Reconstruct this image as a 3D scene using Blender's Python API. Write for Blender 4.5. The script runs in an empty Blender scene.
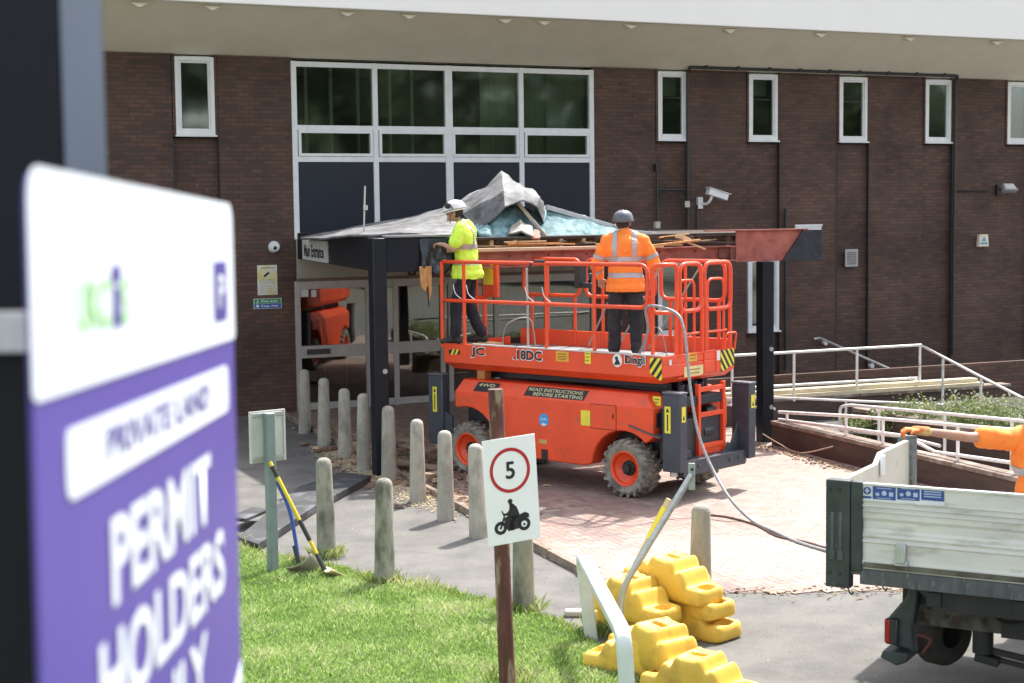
import bpy, bmesh, math, random
import numpy as np
from mathutils import Vector, Matrix, noise
random.seed(7); RNG = np.random.default_rng(7)
SC = bpy.context.scene; COL = SC.collection
PI = math.pi

# ------------------------------------------------------------------ camera, sky, sun, exposure
EYE = 3.6
FPX = 1612.0
PITCH = math.atan(129.5/FPX)
ROLL = math.radians(-0.7)
cam_d = bpy.data.cameras.new('camera'); cam = bpy.data.objects.new('camera', cam_d); COL.objects.link(cam)
cam_d.sensor_width = 36.0; cam_d.lens = FPX/1024*36.0
cam_d.clip_start = 0.05; cam_d.clip_end = 800
RC = Matrix.Rotation(PI/2-PITCH, 3, 'X') @ Matrix.Rotation(ROLL, 3, 'Z')
cam.matrix_world = Matrix.Translation((0, 0, EYE)) @ RC.to_4x4()
cam_d.dof.use_dof = True; cam_d.dof.focus_distance = 20.5; cam_d.dof.aperture_fstop = 4.4
SC.camera = cam

SUN_AZ = math.atan2(0.50, 0.86); SUN_EL = math.radians(57)
w = bpy.data.worlds.new('World'); SC.world = w; w.use_nodes = True
nt = w.node_tree; bg = nt.nodes['Background']
sky = nt.nodes.new('ShaderNodeTexSky'); sky.sky_type = 'NISHITA'; sky.sun_disc = False
sky.sun_elevation = SUN_EL; sky.sun_rotation = SUN_AZ; sky.air_density = 1.0; sky.dust_density = 2.5; sky.ozone_density = 1.0
hsn = nt.nodes.new('ShaderNodeHueSaturation'); hsn.inputs['Saturation'].default_value = .38; nt.links.new(sky.outputs[0], hsn.inputs['Color']); nt.links.new(hsn.outputs[0], bg.inputs[0]); bg.inputs[1].default_value = 0.15
sd = bpy.data.lights.new('sun', 'SUN'); sd.energy = 3.0; sd.angle = math.radians(1.2); sd.color = (1, .955, .89)
sun = bpy.data.objects.new('sun', sd); COL.objects.link(sun)
SV = Vector((math.sin(SUN_AZ)*math.cos(SUN_EL), math.cos(SUN_AZ)*math.cos(SUN_EL), math.sin(SUN_EL)))
sun.rotation_euler = SV.to_track_quat('Z', 'Y').to_euler(); sun.location = (10, 10, 30)
SC.view_settings.view_transform = 'Standard'; SC.view_settings.look = 'None'
SC.view_settings.exposure = 1.47; SC.view_settings.gamma = 1.0
SC.cycles.max_bounces = 8; SC.cycles.transparent_max_bounces = 12; SC.cycles.glossy_bounces = 4
SC.cycles.caustics_reflective = False; SC.cycles.caustics_refractive = False

# ------------------------------------------------------------------ survey helpers (photo -> real positions on real planes)
def ray(px, py):
    return RC @ Vector(((px-512)/FPX, -(py-341.5)/FPX, -1))
def hit(px, py, o, n):
    d = ray(px, py); e = Vector((0, 0, EYE)); o = Vector(o); n = Vector(n)
    return e + d*((o-e).dot(n)/d.dot(n))
def G(px, py, z=0.0): return hit(px, py, (0, 0, z), (0, 0, 1))
def AT(px, py, Y): return hit(px, py, (0, Y, 0), (0, 1, 0))

# ------------------------------------------------------------------ materials
MATS = {}
def _n(t, k, **kw):
    n = t.nodes.new(k)
    for a, b in kw.items(): setattr(n, a, b)
    return n
def mat(name, col, rough=.6, metal=0., var=.12, scale=6., bump=0., bscale=60., col2=None, c2scale=3., c2lo=.5, c2hi=.65, spec=.5, coat=0., detail=6., stretch=None, orand=0.):
    if name in MATS: return MATS[name]
    m = bpy.data.materials.new(name); m.use_nodes = True; t = m.node_tree; b = t.nodes['Principled BSDF']
    b.inputs['Roughness'].default_value = rough; b.inputs['Metallic'].default_value = metal
    b.inputs['Specular IOR Level'].default_value = spec; b.inputs['Coat Weight'].default_value = coat
    L = t.links.new
    tc = _n(t, 'ShaderNodeTexCoord'); src = tc.outputs['Object']
    if stretch:
        mp = _n(t, 'ShaderNodeMapping'); mp.inputs['Scale'].default_value = stretch; L(src, mp.inputs[0]); src = mp.outputs[0]
    if orand:
        oi = _n(t, 'ShaderNodeObjectInfo'); ml = _n(t, 'ShaderNodeMath', operation='MULTIPLY'); ml.inputs[1].default_value = 37.; L(oi.outputs['Random'], ml.inputs[0])
        va = _n(t, 'ShaderNodeVectorMath', operation='ADD'); L(src, va.inputs[0]); L(ml.outputs[0], va.inputs[1]); src = va.outputs[0]
    nz = _n(t, 'ShaderNodeTexNoise'); nz.inputs['Scale'].default_value = scale; nz.inputs['Detail'].default_value = detail
    L(src, nz.inputs['Vector'])
    mr = _n(t, 'ShaderNodeMapRange'); mr.inputs[1].default_value = .3; mr.inputs[2].default_value = .7
    mr.inputs[3].default_value = 1-var; mr.inputs[4].default_value = 1+var
    L(nz.outputs[0], mr.inputs[0])
    hs = _n(t, 'ShaderNodeHueSaturation'); hs.inputs['Color'].default_value = (*col, 1); L(mr.outputs[0], hs.inputs['Value'])
    out = hs.outputs[0]
    if orand:
        m3 = _n(t, 'ShaderNodeMapRange'); m3.inputs[3].default_value = 1-orand; m3.inputs[4].default_value = 1+orand; L(oi.outputs['Random'], m3.inputs[0])
        h3 = _n(t, 'ShaderNodeHueSaturation'); L(out, h3.inputs['Color']); L(m3.outputs[0], h3.inputs['Value']); out = h3.outputs[0]
    if col2:
        n2 = _n(t, 'ShaderNodeTexNoise'); n2.inputs['Scale'].default_value = c2scale; n2.inputs['Detail'].default_value = 8; n2.inputs['Roughness'].default_value = .65
        L(src, n2.inputs['Vector'])
        m2 = _n(t, 'ShaderNodeMapRange'); m2.inputs[1].default_value = c2lo; m2.inputs[2].default_value = c2hi; L(n2.outputs[0], m2.inputs[0])
        mx = _n(t, 'ShaderNodeMix', data_type='RGBA'); L(m2.outputs[0], mx.inputs[0]); L(out, mx.inputs[6]); mx.inputs[7].default_value = (*col2, 1); out = mx.outputs[2]
    L(out, b.inputs['Base Color'])
    if bump:
        n3 = _n(t, 'ShaderNodeTexNoise'); n3.inputs['Scale'].default_value = bscale; n3.inputs['Detail'].default_value = 4; L(src, n3.inputs['Vector'])
        bp = _n(t, 'ShaderNodeBump'); bp.inputs['Strength'].default_value = bump; bp.inputs['Distance'].default_value = .02
        L(n3.outputs[0], bp.inputs['Height']); L(bp.outputs[0], b.inputs['Normal'])
    MATS[name] = m; return m
def brick_mat(name, c1, c2, mortar, bw=.225, bh=.075, ms=.01):
    m = bpy.data.materials.new(name); m.use_nodes = True; t = m.node_tree; b = t.nodes['Principled BSDF']; L = t.links.new
    b.inputs['Roughness'].default_value = .8
    tc = _n(t, 'ShaderNodeTexCoord'); sx = _n(t, 'ShaderNodeSeparateXYZ'); L(tc.outputs['Object'], sx.inputs[0])
    ad = _n(t, 'ShaderNodeMath', operation='ADD'); L(sx.outputs[0], ad.inputs[0]); L(sx.outputs[1], ad.inputs[1])
    cx = _n(t, 'ShaderNodeCombineXYZ'); L(ad.outputs[0], cx.inputs[0]); L(sx.outputs[2], cx.inputs[1])
    br = _n(t, 'ShaderNodeTexBrick'); L(cx.outputs[0], br.inputs['Vector'])
    br.inputs['Color1'].default_value = (*c1, 1); br.inputs['Color2'].default_value = (*c2, 1); br.inputs['Mortar'].default_value = (*mortar, 1)
    br.inputs['Scale'].default_value = 1; br.inputs['Mortar Size'].default_value = ms; br.inputs['Brick Width'].default_value = bw; br.inputs['Row Height'].default_value = bh
    br.inputs['Bias'].default_value = -.1
    nz = _n(t, 'ShaderNodeTexNoise'); nz.inputs['Scale'].default_value = .9; nz.inputs['Detail'].default_value = 7; L(cx.outputs[0], nz.inputs['Vector'])
    mr = _n(t, 'ShaderNodeMapRange'); mr.inputs[1].default_value = .3; mr.inputs[2].default_value = .7; mr.inputs[3].default_value = .7; mr.inputs[4].default_value = 1.3; L(nz.outputs[0], mr.inputs[0])
    hs = _n(t, 'ShaderNodeHueSaturation'); L(br.outputs[0], hs.inputs['Color']); L(mr.outputs[0], hs.inputs['Value'])
    # sparse pale frost-blown bricks and lime spots
    n2 = _n(t, 'ShaderNodeTexNoise'); n2.inputs['Scale'].default_value = 11; n2.inputs['Detail'].default_value = 2; L(cx.outputs[0], n2.inputs['Vector'])
    m2 = _n(t, 'ShaderNodeMapRange'); m2.inputs[1].default_value = .68; m2.inputs[2].default_value = .76; m2.inputs[4].default_value = .6; L(n2.outputs[0], m2.inputs[0])
    mx = _n(t, 'ShaderNodeMix', data_type='RGBA'); L(m2.outputs[0], mx.inputs[0]); L(hs.outputs[0], mx.inputs[6]); mx.inputs[7].default_value = (c1[0]*2.1, c1[1]*2.1, c1[2]*2.0, 1)
    L(mx.outputs[2], b.inputs['Base Color'])
    bp = _n(t, 'ShaderNodeBump', invert=True); bp.inputs['Strength'].default_value = .6; bp.inputs['Distance'].default_value = .01
    L(br.outputs['Fac'], bp.inputs['Height']); L(bp.outputs[0], b.inputs['Normal'])
    MATS[name] = m; return m
def glass_mat(name, refl=.22, tint=(.6, .66, .62), rough=.015):
    m = bpy.data.materials.new(name); m.use_nodes = True; t = m.node_tree; t.nodes.clear(); L = t.links.new
    o = _n(t, 'ShaderNodeOutputMaterial'); mx = _n(t, 'ShaderNodeMixShader'); tr = _n(t, 'ShaderNodeBsdfTransparent'); tr.inputs[0].default_value = (*tint, 1)
    g = _n(t, 'ShaderNodeBsdfGlossy'); g.inputs['Roughness'].default_value = rough; g.inputs[0].default_value = (.95, 1, .97, 1)
    tc = _n(t, 'ShaderNodeTexCoord'); nz = _n(t, 'ShaderNodeTexNoise'); nz.inputs['Scale'].default_value = .8; L(tc.outputs['Object'], nz.inputs[0])
    bp = _n(t, 'ShaderNodeBump'); bp.inputs['Strength'].default_value = .12; bp.inputs['Distance'].default_value = .02; L(nz.outputs[0], bp.inputs['Height']); L(bp.outputs[0], g.inputs['Normal'])
    fr = _n(t, 'ShaderNodeFresnel'); fr.inputs[0].default_value = 1.5
    ad = _n(t, 'ShaderNodeMath', operation='ADD'); ad.inputs[1].default_value = refl-.04; L(fr.outputs[0], ad.inputs[0])
    L(ad.outputs[0], mx.inputs[0]); L(tr.outputs[0], mx.inputs[1]); L(g.outputs[0], mx.inputs[2]); L(mx.outputs[0], o.inputs[0])
    MATS[name] = m; return m
def attr_mat(name, rough=.7, transl=0., bump=0.):
    m = bpy.data.materials.new(name); m.use_nodes = True; t = m.node_tree; b = t.nodes['Principled BSDF']; L = t.links.new
    b.inputs['Roughness'].default_value = rough
    a = _n(t, 'ShaderNodeVertexColor', layer_name='col'); 
    nz = _n(t, 'ShaderNodeTexNoise'); nz.inputs['Scale'].default_value = 35; tc = _n(t, 'ShaderNodeTexCoord'); L(tc.outputs['Object'], nz.inputs[0])
    mr = _n(t, 'ShaderNodeMapRange'); mr.inputs[1].default_value = .3; mr.inputs[2].default_value = .7; mr.inputs[3].default_value = .85; mr.inputs[4].default_value = 1.15; L(nz.outputs[0], mr.inputs[0])
    hs = _n(t, 'ShaderNodeHueSaturation'); L(a.outputs[0], hs.inputs['Color']); L(mr.outputs[0], hs.inputs['Value']); L(hs.outputs[0], b.inputs['Base Color'])
    if transl:
        tr = _n(t, 'ShaderNodeBsdfTranslucent'); L(hs.outputs[0], tr.inputs[0]); mx = _n(t, 'ShaderNodeMixShader'); mx.inputs[0].default_value = transl
        L(b.outputs[0], mx.inputs[1]); L(tr.outputs[0], mx.inputs[2]); L(mx.outputs[0], t.nodes['Material Output'].inputs[0])
    MATS[name] = m; return m

# ------------------------------------------------------------------ mesh builder
class MB:
    def __init__(s, M=None): s.v = []; s.f = []; s.M = M
    def add(s, vs, fs):
        o = len(s.v)
        for p in vs:
            p = Vector(p); s.v.append(tuple(s.M @ p) if s.M else tuple(p))
        for f in fs: s.f.append([o+i for i in f])
        return s
    def box(s, x0, x1, y0, y1, z0, z1):
        s.add([(x0,y0,z0),(x1,y0,z0),(x1,y1,z0),(x0,y1,z0),(x0,y0,z1),(x1,y0,z1),(x1,y1,z1),(x0,y1,z1)],
              [(0,3,2,1),(4,5,6,7),(0,1,5,4),(1,2,6,5),(2,3,7,6),(3,0,4,7)]); return s
    def bar(s, a, b, w, h, up=(0,0,1)):
        a = Vector(a); b = Vector(b); d = (b-a).normalized(); up = Vector(up)
        if abs(d.dot(up)) > .98: up = Vector((0,1,0)) if abs(d.y) < .9 else Vector((1,0,0))
        r = d.cross(up).normalized(); q = r.cross(d)
        vs = [p + r*i*w/2 + q*j*h/2 for p in (a, b) for i, j in ((-1,-1),(1,-1),(1,1),(-1,1))]
        s.add(vs, [(0,1,2,3),(7,6,5,4),(0,4,5,1),(1,5,6,2),(2,6,7,3),(3,7,4,0)]); return s
    def tube(s, pts, r, n=8, closed=False):
        pts = [Vector(p) for p in pts]; k = len(pts); rr = r if isinstance(r, (list, tuple)) else [r]*k
        rings = []; prev = None
        for i, p in enumerate(pts):
            if closed: d = pts[(i+1) % k]-pts[i-1]
            else: d = pts[min(i+1, k-1)]-pts[max(i-1, 0)]
            d.normalize()
            if prev is None:
                a = Vector((0,0,1)) if abs(d.z) < .9 else Vector((1,0,0)); a = (a-d*a.dot(d)).normalized()
            else:
                a = prev-d*prev.dot(d); a = a.normalized() if a.length > 1e-5 else d.orthogonal().normalized()
            prev = a; b = d.cross(a)
            rings.append([p+(a*math.cos(2*PI*j/n)+b*math.sin(2*PI*j/n))*rr[i] for j in range(n)])
        vs = [q for ring in rings for q in ring]; fs = []
        m = k if closed else k-1
        for i in range(m):
            for j in range(n):
                a0 = i*n+j; a1 = i*n+(j+1) % n; b0 = ((i+1) % k)*n+j; b1 = ((i+1) % k)*n+(j+1) % n
                fs.append((a0, a1, b1, b0))
        if not closed: fs.append(tuple(range(n))[::-1]); fs.append(tuple((k-1)*n+j for j in range(n)))
        s.add(vs, fs); return s
    def cyl(s, a, b, r, n=16, r2=None): return s.tube([a, b], [r, r if r2 is None else r2], n)
    def prism(s, poly, a, b, axis='y'):
        # poly: 2D points; extruded from a to b along axis
        def P(q, t):
            return {'y': (q[0], t, q[1]), 'z': (q[0], q[1], t), 'x': (t, q[0], q[1])}[axis]
        n = len(poly); vs = [P(q, a) for q in poly]+[P(q, b) for q in poly]
        fs = [tuple(range(n)), tuple(range(2*n-1, n-1, -1))]+[(i, (i+1) % n, n+(i+1) % n, n+i)[::-1] for i in range(n)]
        s.add(vs, fs); return s
    def lathe(s, prof, c, axis='z', n=24, full=True):
        c = Vector(c); vs = []; k = len(prof)
        for i in range(n):
            t = 2*PI*i/n
            for r, h in prof:
                q = {'z': (r*math.cos(t), r*math.sin(t), h), 'y': (r*math.cos(t), h, r*math.sin(t)), 'x': (h, r*math.cos(t), r*math.sin(t))}[axis]
                vs.append(c+Vector(q))
        fs = []
        for i in range(n):
            for j in range(k-1):
                fs.append((i*k+j, ((i+1) % n)*k+j, ((i+1) % n)*k+j+1, i*k+j+1))
        s.add(vs, fs); return s
    def build(s, name, m, parent=None, bevel=0., smooth=True, ang=38, seg=2, origin=None, fix=True):
        me = bpy.data.meshes.new(name)
        if parent is None:
            A = np.array(s.v)
            if origin is None: origin = ((A[:,0].min()+A[:,0].max())/2, (A[:,1].min()+A[:,1].max())/2, A[:,2].min())
            A = A-np.array(origin); vv = [tuple(p) for p in A]
        else: vv = s.v
        me.from_pydata(vv, [], s.f); me.update()
        if fix:
            bm = bmesh.new(); bm.from_mesh(me); bmesh.ops.remove_doubles(bm, verts=bm.verts, dist=1e-5)
            bmesh.ops.recalc_face_normals(bm, faces=bm.faces); bm.to_mesh(me); bm.free()
        if smooth:
            for p in me.polygons: p.use_smooth = True
            me.set_sharp_from_angle(angle=math.radians(ang))
        me.materials.append(m)
        o = bpy.data.objects.new(name, me); COL.objects.link(o)
        if parent is None: o.location = origin
        else: o.parent = parent
        if bevel:
            md = o.modifiers.new('bevel', 'BEVEL'); md.width = bevel; md.segments = seg; md.limit_method = 'ANGLE'; md.angle_limit = math.radians(40)
        return o
def tag(o, label=None, cat=None, group=None, kind=None):
    if label: o['label'] = label
    if cat: o['category'] = cat
    if group: o['group'] = group
    if kind: o['kind'] = kind
    return o
def empty(name, loc, rz=0., label=None, cat=None, group=None, rot=None):
    o = bpy.data.objects.new(name, None); COL.objects.link(o); o.location = loc
    o.rotation_euler = rot if rot else (0, 0, rz); o.empty_display_size = .2
    return tag(o, label, cat, group)
def kids(o): return [c for c in bpy.data.objects if c.parent == o]
def copy_tree(o, parent=None):
    c = o.copy(); COL.objects.link(c)
    if parent: c.parent = parent
    for ch in kids(o): copy_tree(ch, c)
    return c
def arc(c, r, a0, a1, n=8):
    return [(c[0]+r*math.cos(math.radians(a0+(a1-a0)*i/n)), c[1]+r*math.sin(math.radians(a0+(a1-a0)*i/n))) for i in range(n+1)]
def smooth_path(pts, n=6):
    P = [Vector(p) for p in pts]; P = [P[0]]+P+[P[-1]]; out = []
    for i in range(1, len(P)-2):
        for k in range(n):
            t = k/n; a, b, c, d = P[i-1], P[i], P[i+1], P[i+2]
            out.append(.5*((2*b)+(-a+c)*t+(2*a-5*b+4*c-d)*t*t+(-a+3*b-3*c+d)*t**3))
    out.append(P[-2]); return out
def fillet(pts, r, n=5, closed=False):
    P = [Vector(p) for p in pts]; out = []; k = len(P)
    for i in range(k):
        if not closed and i in (0, k-1): out.append(P[i]); continue
        a, b, c = P[i-1], P[i], P[(i+1) % k]; u = (a-b); v = (c-b); rr = min(r, u.length*.49, v.length*.49)
        p0 = b+u.normalized()*rr; p1 = b+v.normalized()*rr
        for j in range(n+1):
            t = j/n; out.append((1-t)**2*p0+2*t*(1-t)*b+t*t*p1)
    return out
FONTC = [0]
def text(parent, name, s, m, x0, x1, z0, z1, y, bold=.02, M=None, label=None):
    cu = bpy.data.curves.new('t', 'FONT'); cu.body = s; cu.offset = bold; cu.resolution_u = 3
    t = bpy.data.objects.new('t', cu); COL.objects.link(t)
    dg = bpy.context.evaluated_depsgraph_get(); me = bpy.data.meshes.new_from_object(t.evaluated_get(dg))
    bpy.data.objects.remove(t)
    A = np.array([v.co[:] for v in me.vertices]); lo = A.min(0); hi = A.max(0)
    for v in me.vertices:
        X = x0+(v.co.x-lo[0])/(hi[0]-lo[0])*(x1-x0); Z = z0+(v.co.y-lo[1])/(hi[1]-lo[1])*(z1-z0)
        v.co = (X, y, Z)
        if M: v.co = M @ v.co
    me.materials.clear(); me.materials.append(m); me.name = name
    o = bpy.data.objects.new(name, me); COL.objects.link(o); o.parent = parent
    if label: o['label'] = label
    return o
def flat(parent, name, m, polys, y, th=.002, M=None, label=None):
    mb = MB(M)
    for p in polys: mb.prism(p, y, y-th, 'y')
    o = mb.build(name, m, parent, smooth=False)
    if label: o['label'] = label
    return o
def rect(x0, x1, z0, z1): return [(x0, z0), (x1, z0), (x1, z1), (x0, z1)]
def ring2(cx, cz, r0, r1, n=32, sx=1):
    out = []
    for i in range(n):
        a = 2*PI*i/n; b = 2*PI*(i+1)/n
        out.append([(cx+r0*sx*math.cos(a), cz+r0*math.sin(a)), (cx+r1*sx*math.cos(a), cz+r1*math.sin(a)), (cx+r1*sx*math.cos(b), cz+r1*math.sin(b)), (cx+r0*sx*math.cos(b), cz+r0*math.sin(b))])
    return out
def disc2(cx, cz, r, n=24, sx=1): return [(cx+r*sx*math.cos(2*PI*i/n), cz+r*math.sin(2*PI*i/n)) for i in range(n)]

M_white = mat('white_paint', (.72, .73, .72), .35, var=.05)
M_upvc = mat('white_upvc', (.78, .80, .80), .35, var=.06)
M_black = mat('black_rubber', (.02, .02, .022), .5, var=.2)
M_blackp = mat('black_paint', (.009, .012, .018), .4, var=.25, scale=3, spec=.3)
M_mossy = mat('mossy_concrete', (.31, .30, .25), .9, var=.2, scale=14, bump=.4, bscale=90, col2=(.115, .112, .085), c2scale=5, c2lo=.47, c2hi=.66, stretch=(1, 1, .45), orand=.08)
M_conc = mat('weathered_concrete', (.38, .36, .30), .9, var=.14, scale=14, bump=.4, bscale=90, col2=(.20, .19, .155), c2scale=5, c2lo=.50, c2hi=.72, stretch=(1, 1, .45), orand=.14)
M_galv = mat('galvanised_steel', (.45, .47, .49), .4, .6, var=.15, scale=20)
M_railw = mat('rail_paint', (.80, .79, .77), .4, var=.1, scale=10, col2=(.42, .41, .38), c2scale=8, c2lo=.6, c2hi=.7)
M_brick = brick_mat('dark_brown_brick', (.120, .061, .043), (.064, .039, .031), (.062, .044, .036))
M_wood = mat('sawn_timber', (.48, .34, .19), .8, var=.25, scale=5, stretch=(1, 1, 8), col2=(.30, .19, .10), c2scale=6)
M_asph = mat('asphalt', (.135, .132, .125), .9, var=.35, scale=75, bump=.8, bscale=140, col2=(.195, .187, .172), c2scale=1.6, c2lo=.38, c2hi=.60, detail=4)
M_oran = mat('lift_orange_paint', (.80, .078, .020), .42, var=.10, scale=3, coat=.15, col2=(.36, .11, .065), c2scale=8, c2lo=.56, c2hi=.80)
M_slate = mat('slate_paint', (.050, .058, .075), .42, var=.15, scale=8, col2=(.12, .12, .12), c2scale=14, c2lo=.66, c2hi=.72)
M_yell = mat('label_yellow', (.75, .62, .05), .5, var=.06)
# ================================================================== THE SETTING
def poly_sheet(name, pts, z, m, label=None):
    mb = MB(); mb.add([(p[0], p[1], z) for p in pts], [tuple(range(len(pts)))])
    o = mb.build(name, m, smooth=False, origin=(0, 0, 0), fix=True)
    if o.data.polygons[0].normal.z < 0: o.data.flip_normals()
    return tag(o, kind='structure')
M_soil = mat('worn_ground', (.16, .15, .12), .95, var=.2, scale=.6, bump=.3)
gmb = MB(); gmb.add([(-400, -400, -.012), (400, -400, -.012), (400, 400, -.012), (-400, 400, -.012)], [(0, 1, 2, 3)])
tag(gmb.build('ground', M_soil, smooth=False, origin=(0, 0, 0)), kind='structure')
poly_sheet('asphalt_road', [(-14, 4), (30, 4), (30, 40), (-14, 40)], 0.0, M_asph)
# forecourt of herringbone block paving
K0 = Vector((-1.04, 20.4)); K1 = Vector((.835, 15.3)); kd = (K1-K0).normalized()
KA = K0-kd*9.6; KB = K0+kd*((14.92-K0.y)/kd.y)
PAV = [(KA.x, KA.y), (KB.x, KB.y), (7.2, 14.92), (7.2, 20), (4.2, 24.6), (3.4, 27.0), (3.0, 33.5)]
M_bed = mat('paving_sand', (.22, .17, .14), .95, var=.15, scale=20)
poly_sheet('paving_bed', PAV, .004, M_bed)
def inpoly(x, y, P):
    c = np.zeros_like(x, bool); n = len(P)
    for i in range(n):
        x0, y0 = P[i][:2]; x1, y1 = P[i-1][:2]
        c ^= ((y0 > y) != (y1 > y)) & (x < (x1-x0)*(y-y0)/(y1-y0+1e-12)+x0)
    return c
def herringbone():
    W = .2; Hh = .1; ang = math.radians(24); ca, sa = math.cos(ang), math.sin(ang); vs = []; fs = []; cols = []
    cx, cy = 1.5, 22.0
    R = []
    N = 100
    for i in range(-N, N):
        for j in range(-N//2, N//2):
            # standard herringbone: horizontals at (k, k) offsets, verticals beside them
            bx = (i + 2*0)*Hh + j*2*W*1.0; by = i*Hh
            R.append((bx, by, W, Hh)); R.append((bx+W, by, Hh, W) if False else (bx-Hh, by, Hh, W))
    A = np.array(R); A = np.unique(A.round(4), axis=0)
    mx = A[:, 0]+A[:, 2]/2; my = A[:, 1]+A[:, 3]/2
    wx = cx+ca*mx-sa*my; wy = cy+sa*mx+ca*my
    keep = inpoly(wx, wy, PAV); A = A[keep]; wx = wx[keep]; wy = wy[keep]
    g = .0025
    for (bx, by, bw, bh), X, Y in zip(A, wx, wy):
        o = len(vs); dz = .010+random.uniform(-.0006, .0006)
        for (px, py, pz) in ((bx+g, by+g, dz), (bx+bw-g, by+g, dz), (bx+bw-g, by+bh-g, dz), (bx+g, by+bh-g, dz)):
            vs.append((cx+ca*px-sa*py, cy+sa*px+ca*py, pz))
        fs.append((o, o+1, o+2, o+3))
        k = random.random(); n = noise.noise((X*.45, Y*.45, 0))
        base = np.array((.30, .205, .172)) if k < .55 else (np.array((.265, .172, .148)) if k < .8 else np.array((.32, .25, .21)))
        if abs(((X+Y*.38) % 3.1)-1.5) < .16 and k < .9: base = np.array((.22, .16, .145))     # darker laid bands
        base = base*(1+.25*n)*random.uniform(.9, 1.1); dust_sunlit = min(1, max(0, .28+.9*n+.20*(X-1.2)))  # patchy dust, plus sun bleaching painted in as paler blocks to the right
        base = base*(1-dust_sunlit*.5)+np.array((.39, .335, .295))*dust_sunlit*.5
        cols.append(base)
    me = bpy.data.meshes.new('forecourt_paving'); me.from_pydata(vs, [], fs)
    at = me.color_attributes.new('col', 'FLOAT_COLOR', 'CORNER'); arr = np.ones((len(fs)*4, 4)); arr[:, :3] = np.repeat(np.array(cols), 4, 0); at.data.foreach_set('color', arr.ravel())
    me.materials.append(attr_mat('block_paving', .85))
    o = bpy.data.objects.new('forecourt_paving', me); COL.objects.link(o); tag(o, kind='structure')
herringbone()
# timber-edged kerb along the paving
M_edge = mat('weathered_edging', (.26, .20, .15), .9, var=.25, scale=8, col2=(.12, .09, .07), c2scale=5)
mb = MB(); nrm = Vector((kd.y, -kd.x))
t0 = 0.0
while t0 < 15.2:
    L = random.uniform(.85, .95); a = KA+kd*t0; b = KA+kd*(t0+L-.012); j = random.uniform(-.012, .012)
    mb.bar((a.x+nrm.x*j, a.y+nrm.y*j, .02), (b.x+nrm.x*j, b.y+nrm.y*j, .018+random.uniform(0, .012)), .07, .13); t0 += L
tag(mb.build('paving_kerb', M_edge, bevel=.008), kind='structure')

# grass: verge and bank rising to the photographer
def gz(x, y):
    t = max(0., 11.3-y); k = min(1., max(0., (1.7-x)/1.6))
    return (.012+.2*t)*k if t > 0 else .012
def Gp(px, py): p = G(px, py); return (p.x, p.y)
GR = [Gp(228, 530), Gp(262, 556), Gp(330, 566), Gp(385, 584), Gp(440, 590), Gp(520, 612), Gp(560, 622), Gp(588, 640), (.95, 12.6), (.95, 11.3), (1.5, 9), (1.6, 1.0), (-9, 1.0), (-9, 17.5)]
M_turf = mat('turf', (.085, .13, .028), .95, var=.3, scale=5, bump=.4, bscale=40, col2=(.12, .11, .05), c2scale=1.5, c2lo=.6, c2hi=.8)
bm = bmesh.new()
xs = np.arange(-9, 2.4, .15); ys = np.arange(1.0, 17.7, .15); XX, YY = np.meshgrid(xs, ys, indexing='ij'); ins = inpoly(XX+.075, YY+.075, GR)
vid = {}; gv = []; gf = []
def vget(i, j):
    if (i, j) not in vid:
        vid[(i, j)] = len(gv); x = xs[0]+i*.15; y = ys[0]+j*.15; gv.append((x, y, gz(x, y)+.015*noise.noise((x*1.2, y*1.2, 3))+.004))
    return vid[(i, j)]
for i in range(XX.shape[0]):
    for j in range(XX.shape[1]):
        if ins[i, j]: gf.append((vget(i, j), vget(i+1, j), vget(i+1, j+1), vget(i, j+1)))
mb = MB(); mb.add(gv, gf); tag(mb.build('grass_bank', M_turf, origin=(0, 0, 0)), kind='structure')
def blades(name, n, region, hmin, hmax, wid, cols, zf, seed):
    r = np.random.default_rng(seed)
    xs_ = [p[0] for p in region]; ys_ = [p[1] for p in region]
    X = r.uniform(min(xs_), max(xs_), n*3); Y = r.uniform(min(ys_), max(ys_), n*3)
    k = inpoly(X, Y, region); X = X[k][:n]; Y = Y[k][:n]; m = len(X)
    cl = np.array([noise.noise((x*2.2, y*2.2, 0)) + .6*noise.noise((x*.7, y*.7, 5)) for x, y in zip(X, Y)])
    Z = np.array([zf(x, y) for x, y in zip(X, Y)])
    h = r.uniform(hmin, hmax, m)*(1+.5*cl); a = r.uniform(0, 2*PI, m); b = r.uniform(0, 2*PI, m); l = r.uniform(.1, .9, m)*h
    wv = wid*r.uniform(.6, 1.4, m)
    V = np.zeros((m, 4, 3))
    V[:, 0] = np.stack([X-np.cos(a)*wv, Y-np.sin(a)*wv, Z], 1); V[:, 1] = np.stack([X+np.cos(a)*wv, Y+np.sin(a)*wv, Z], 1)
    V[:, 2] = np.stack([X+np.cos(a)*wv*.7+np.cos(b)*l*.4, Y+np.sin(a)*wv*.7+np.sin(b)*l*.4, Z+h*.65], 1)
    V[:, 3] = np.stack([X+np.cos(b)*l, Y+np.sin(b)*l, Z+h], 1)
    me = bpy.data.meshes.new(name)
    I = np.arange(m)*4; F = np.stack([I, I+1, I+2, I+3], 1)
    me.from_pydata(V.reshape(-1, 3).tolist(), [], F.tolist())
    C = np.array(cols); q = r.uniform(0, 1, m)+.5*cl; idx = np.clip((q*len(C)).astype(int), 0, len(C)-1); cc = C[idx]*r.uniform(.75, 1.25, (m, 1))
    at = me.color_attributes.new('col', 'FLOAT_COLOR', 'CORNER'); arr = np.ones((m*4, 4)); arr[:, :3] = np.repeat(cc, 4, 0); at.data.foreach_set('color', arr.ravel())
    return me
M_blade = attr_mat('grass_blades', .55, .45)
GRV = [p for p in GR if p[1] > 11] ; GRV = GR[:9]+[(.95, 11.2), (-5, 11.2), (-5, 17.5)]
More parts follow.
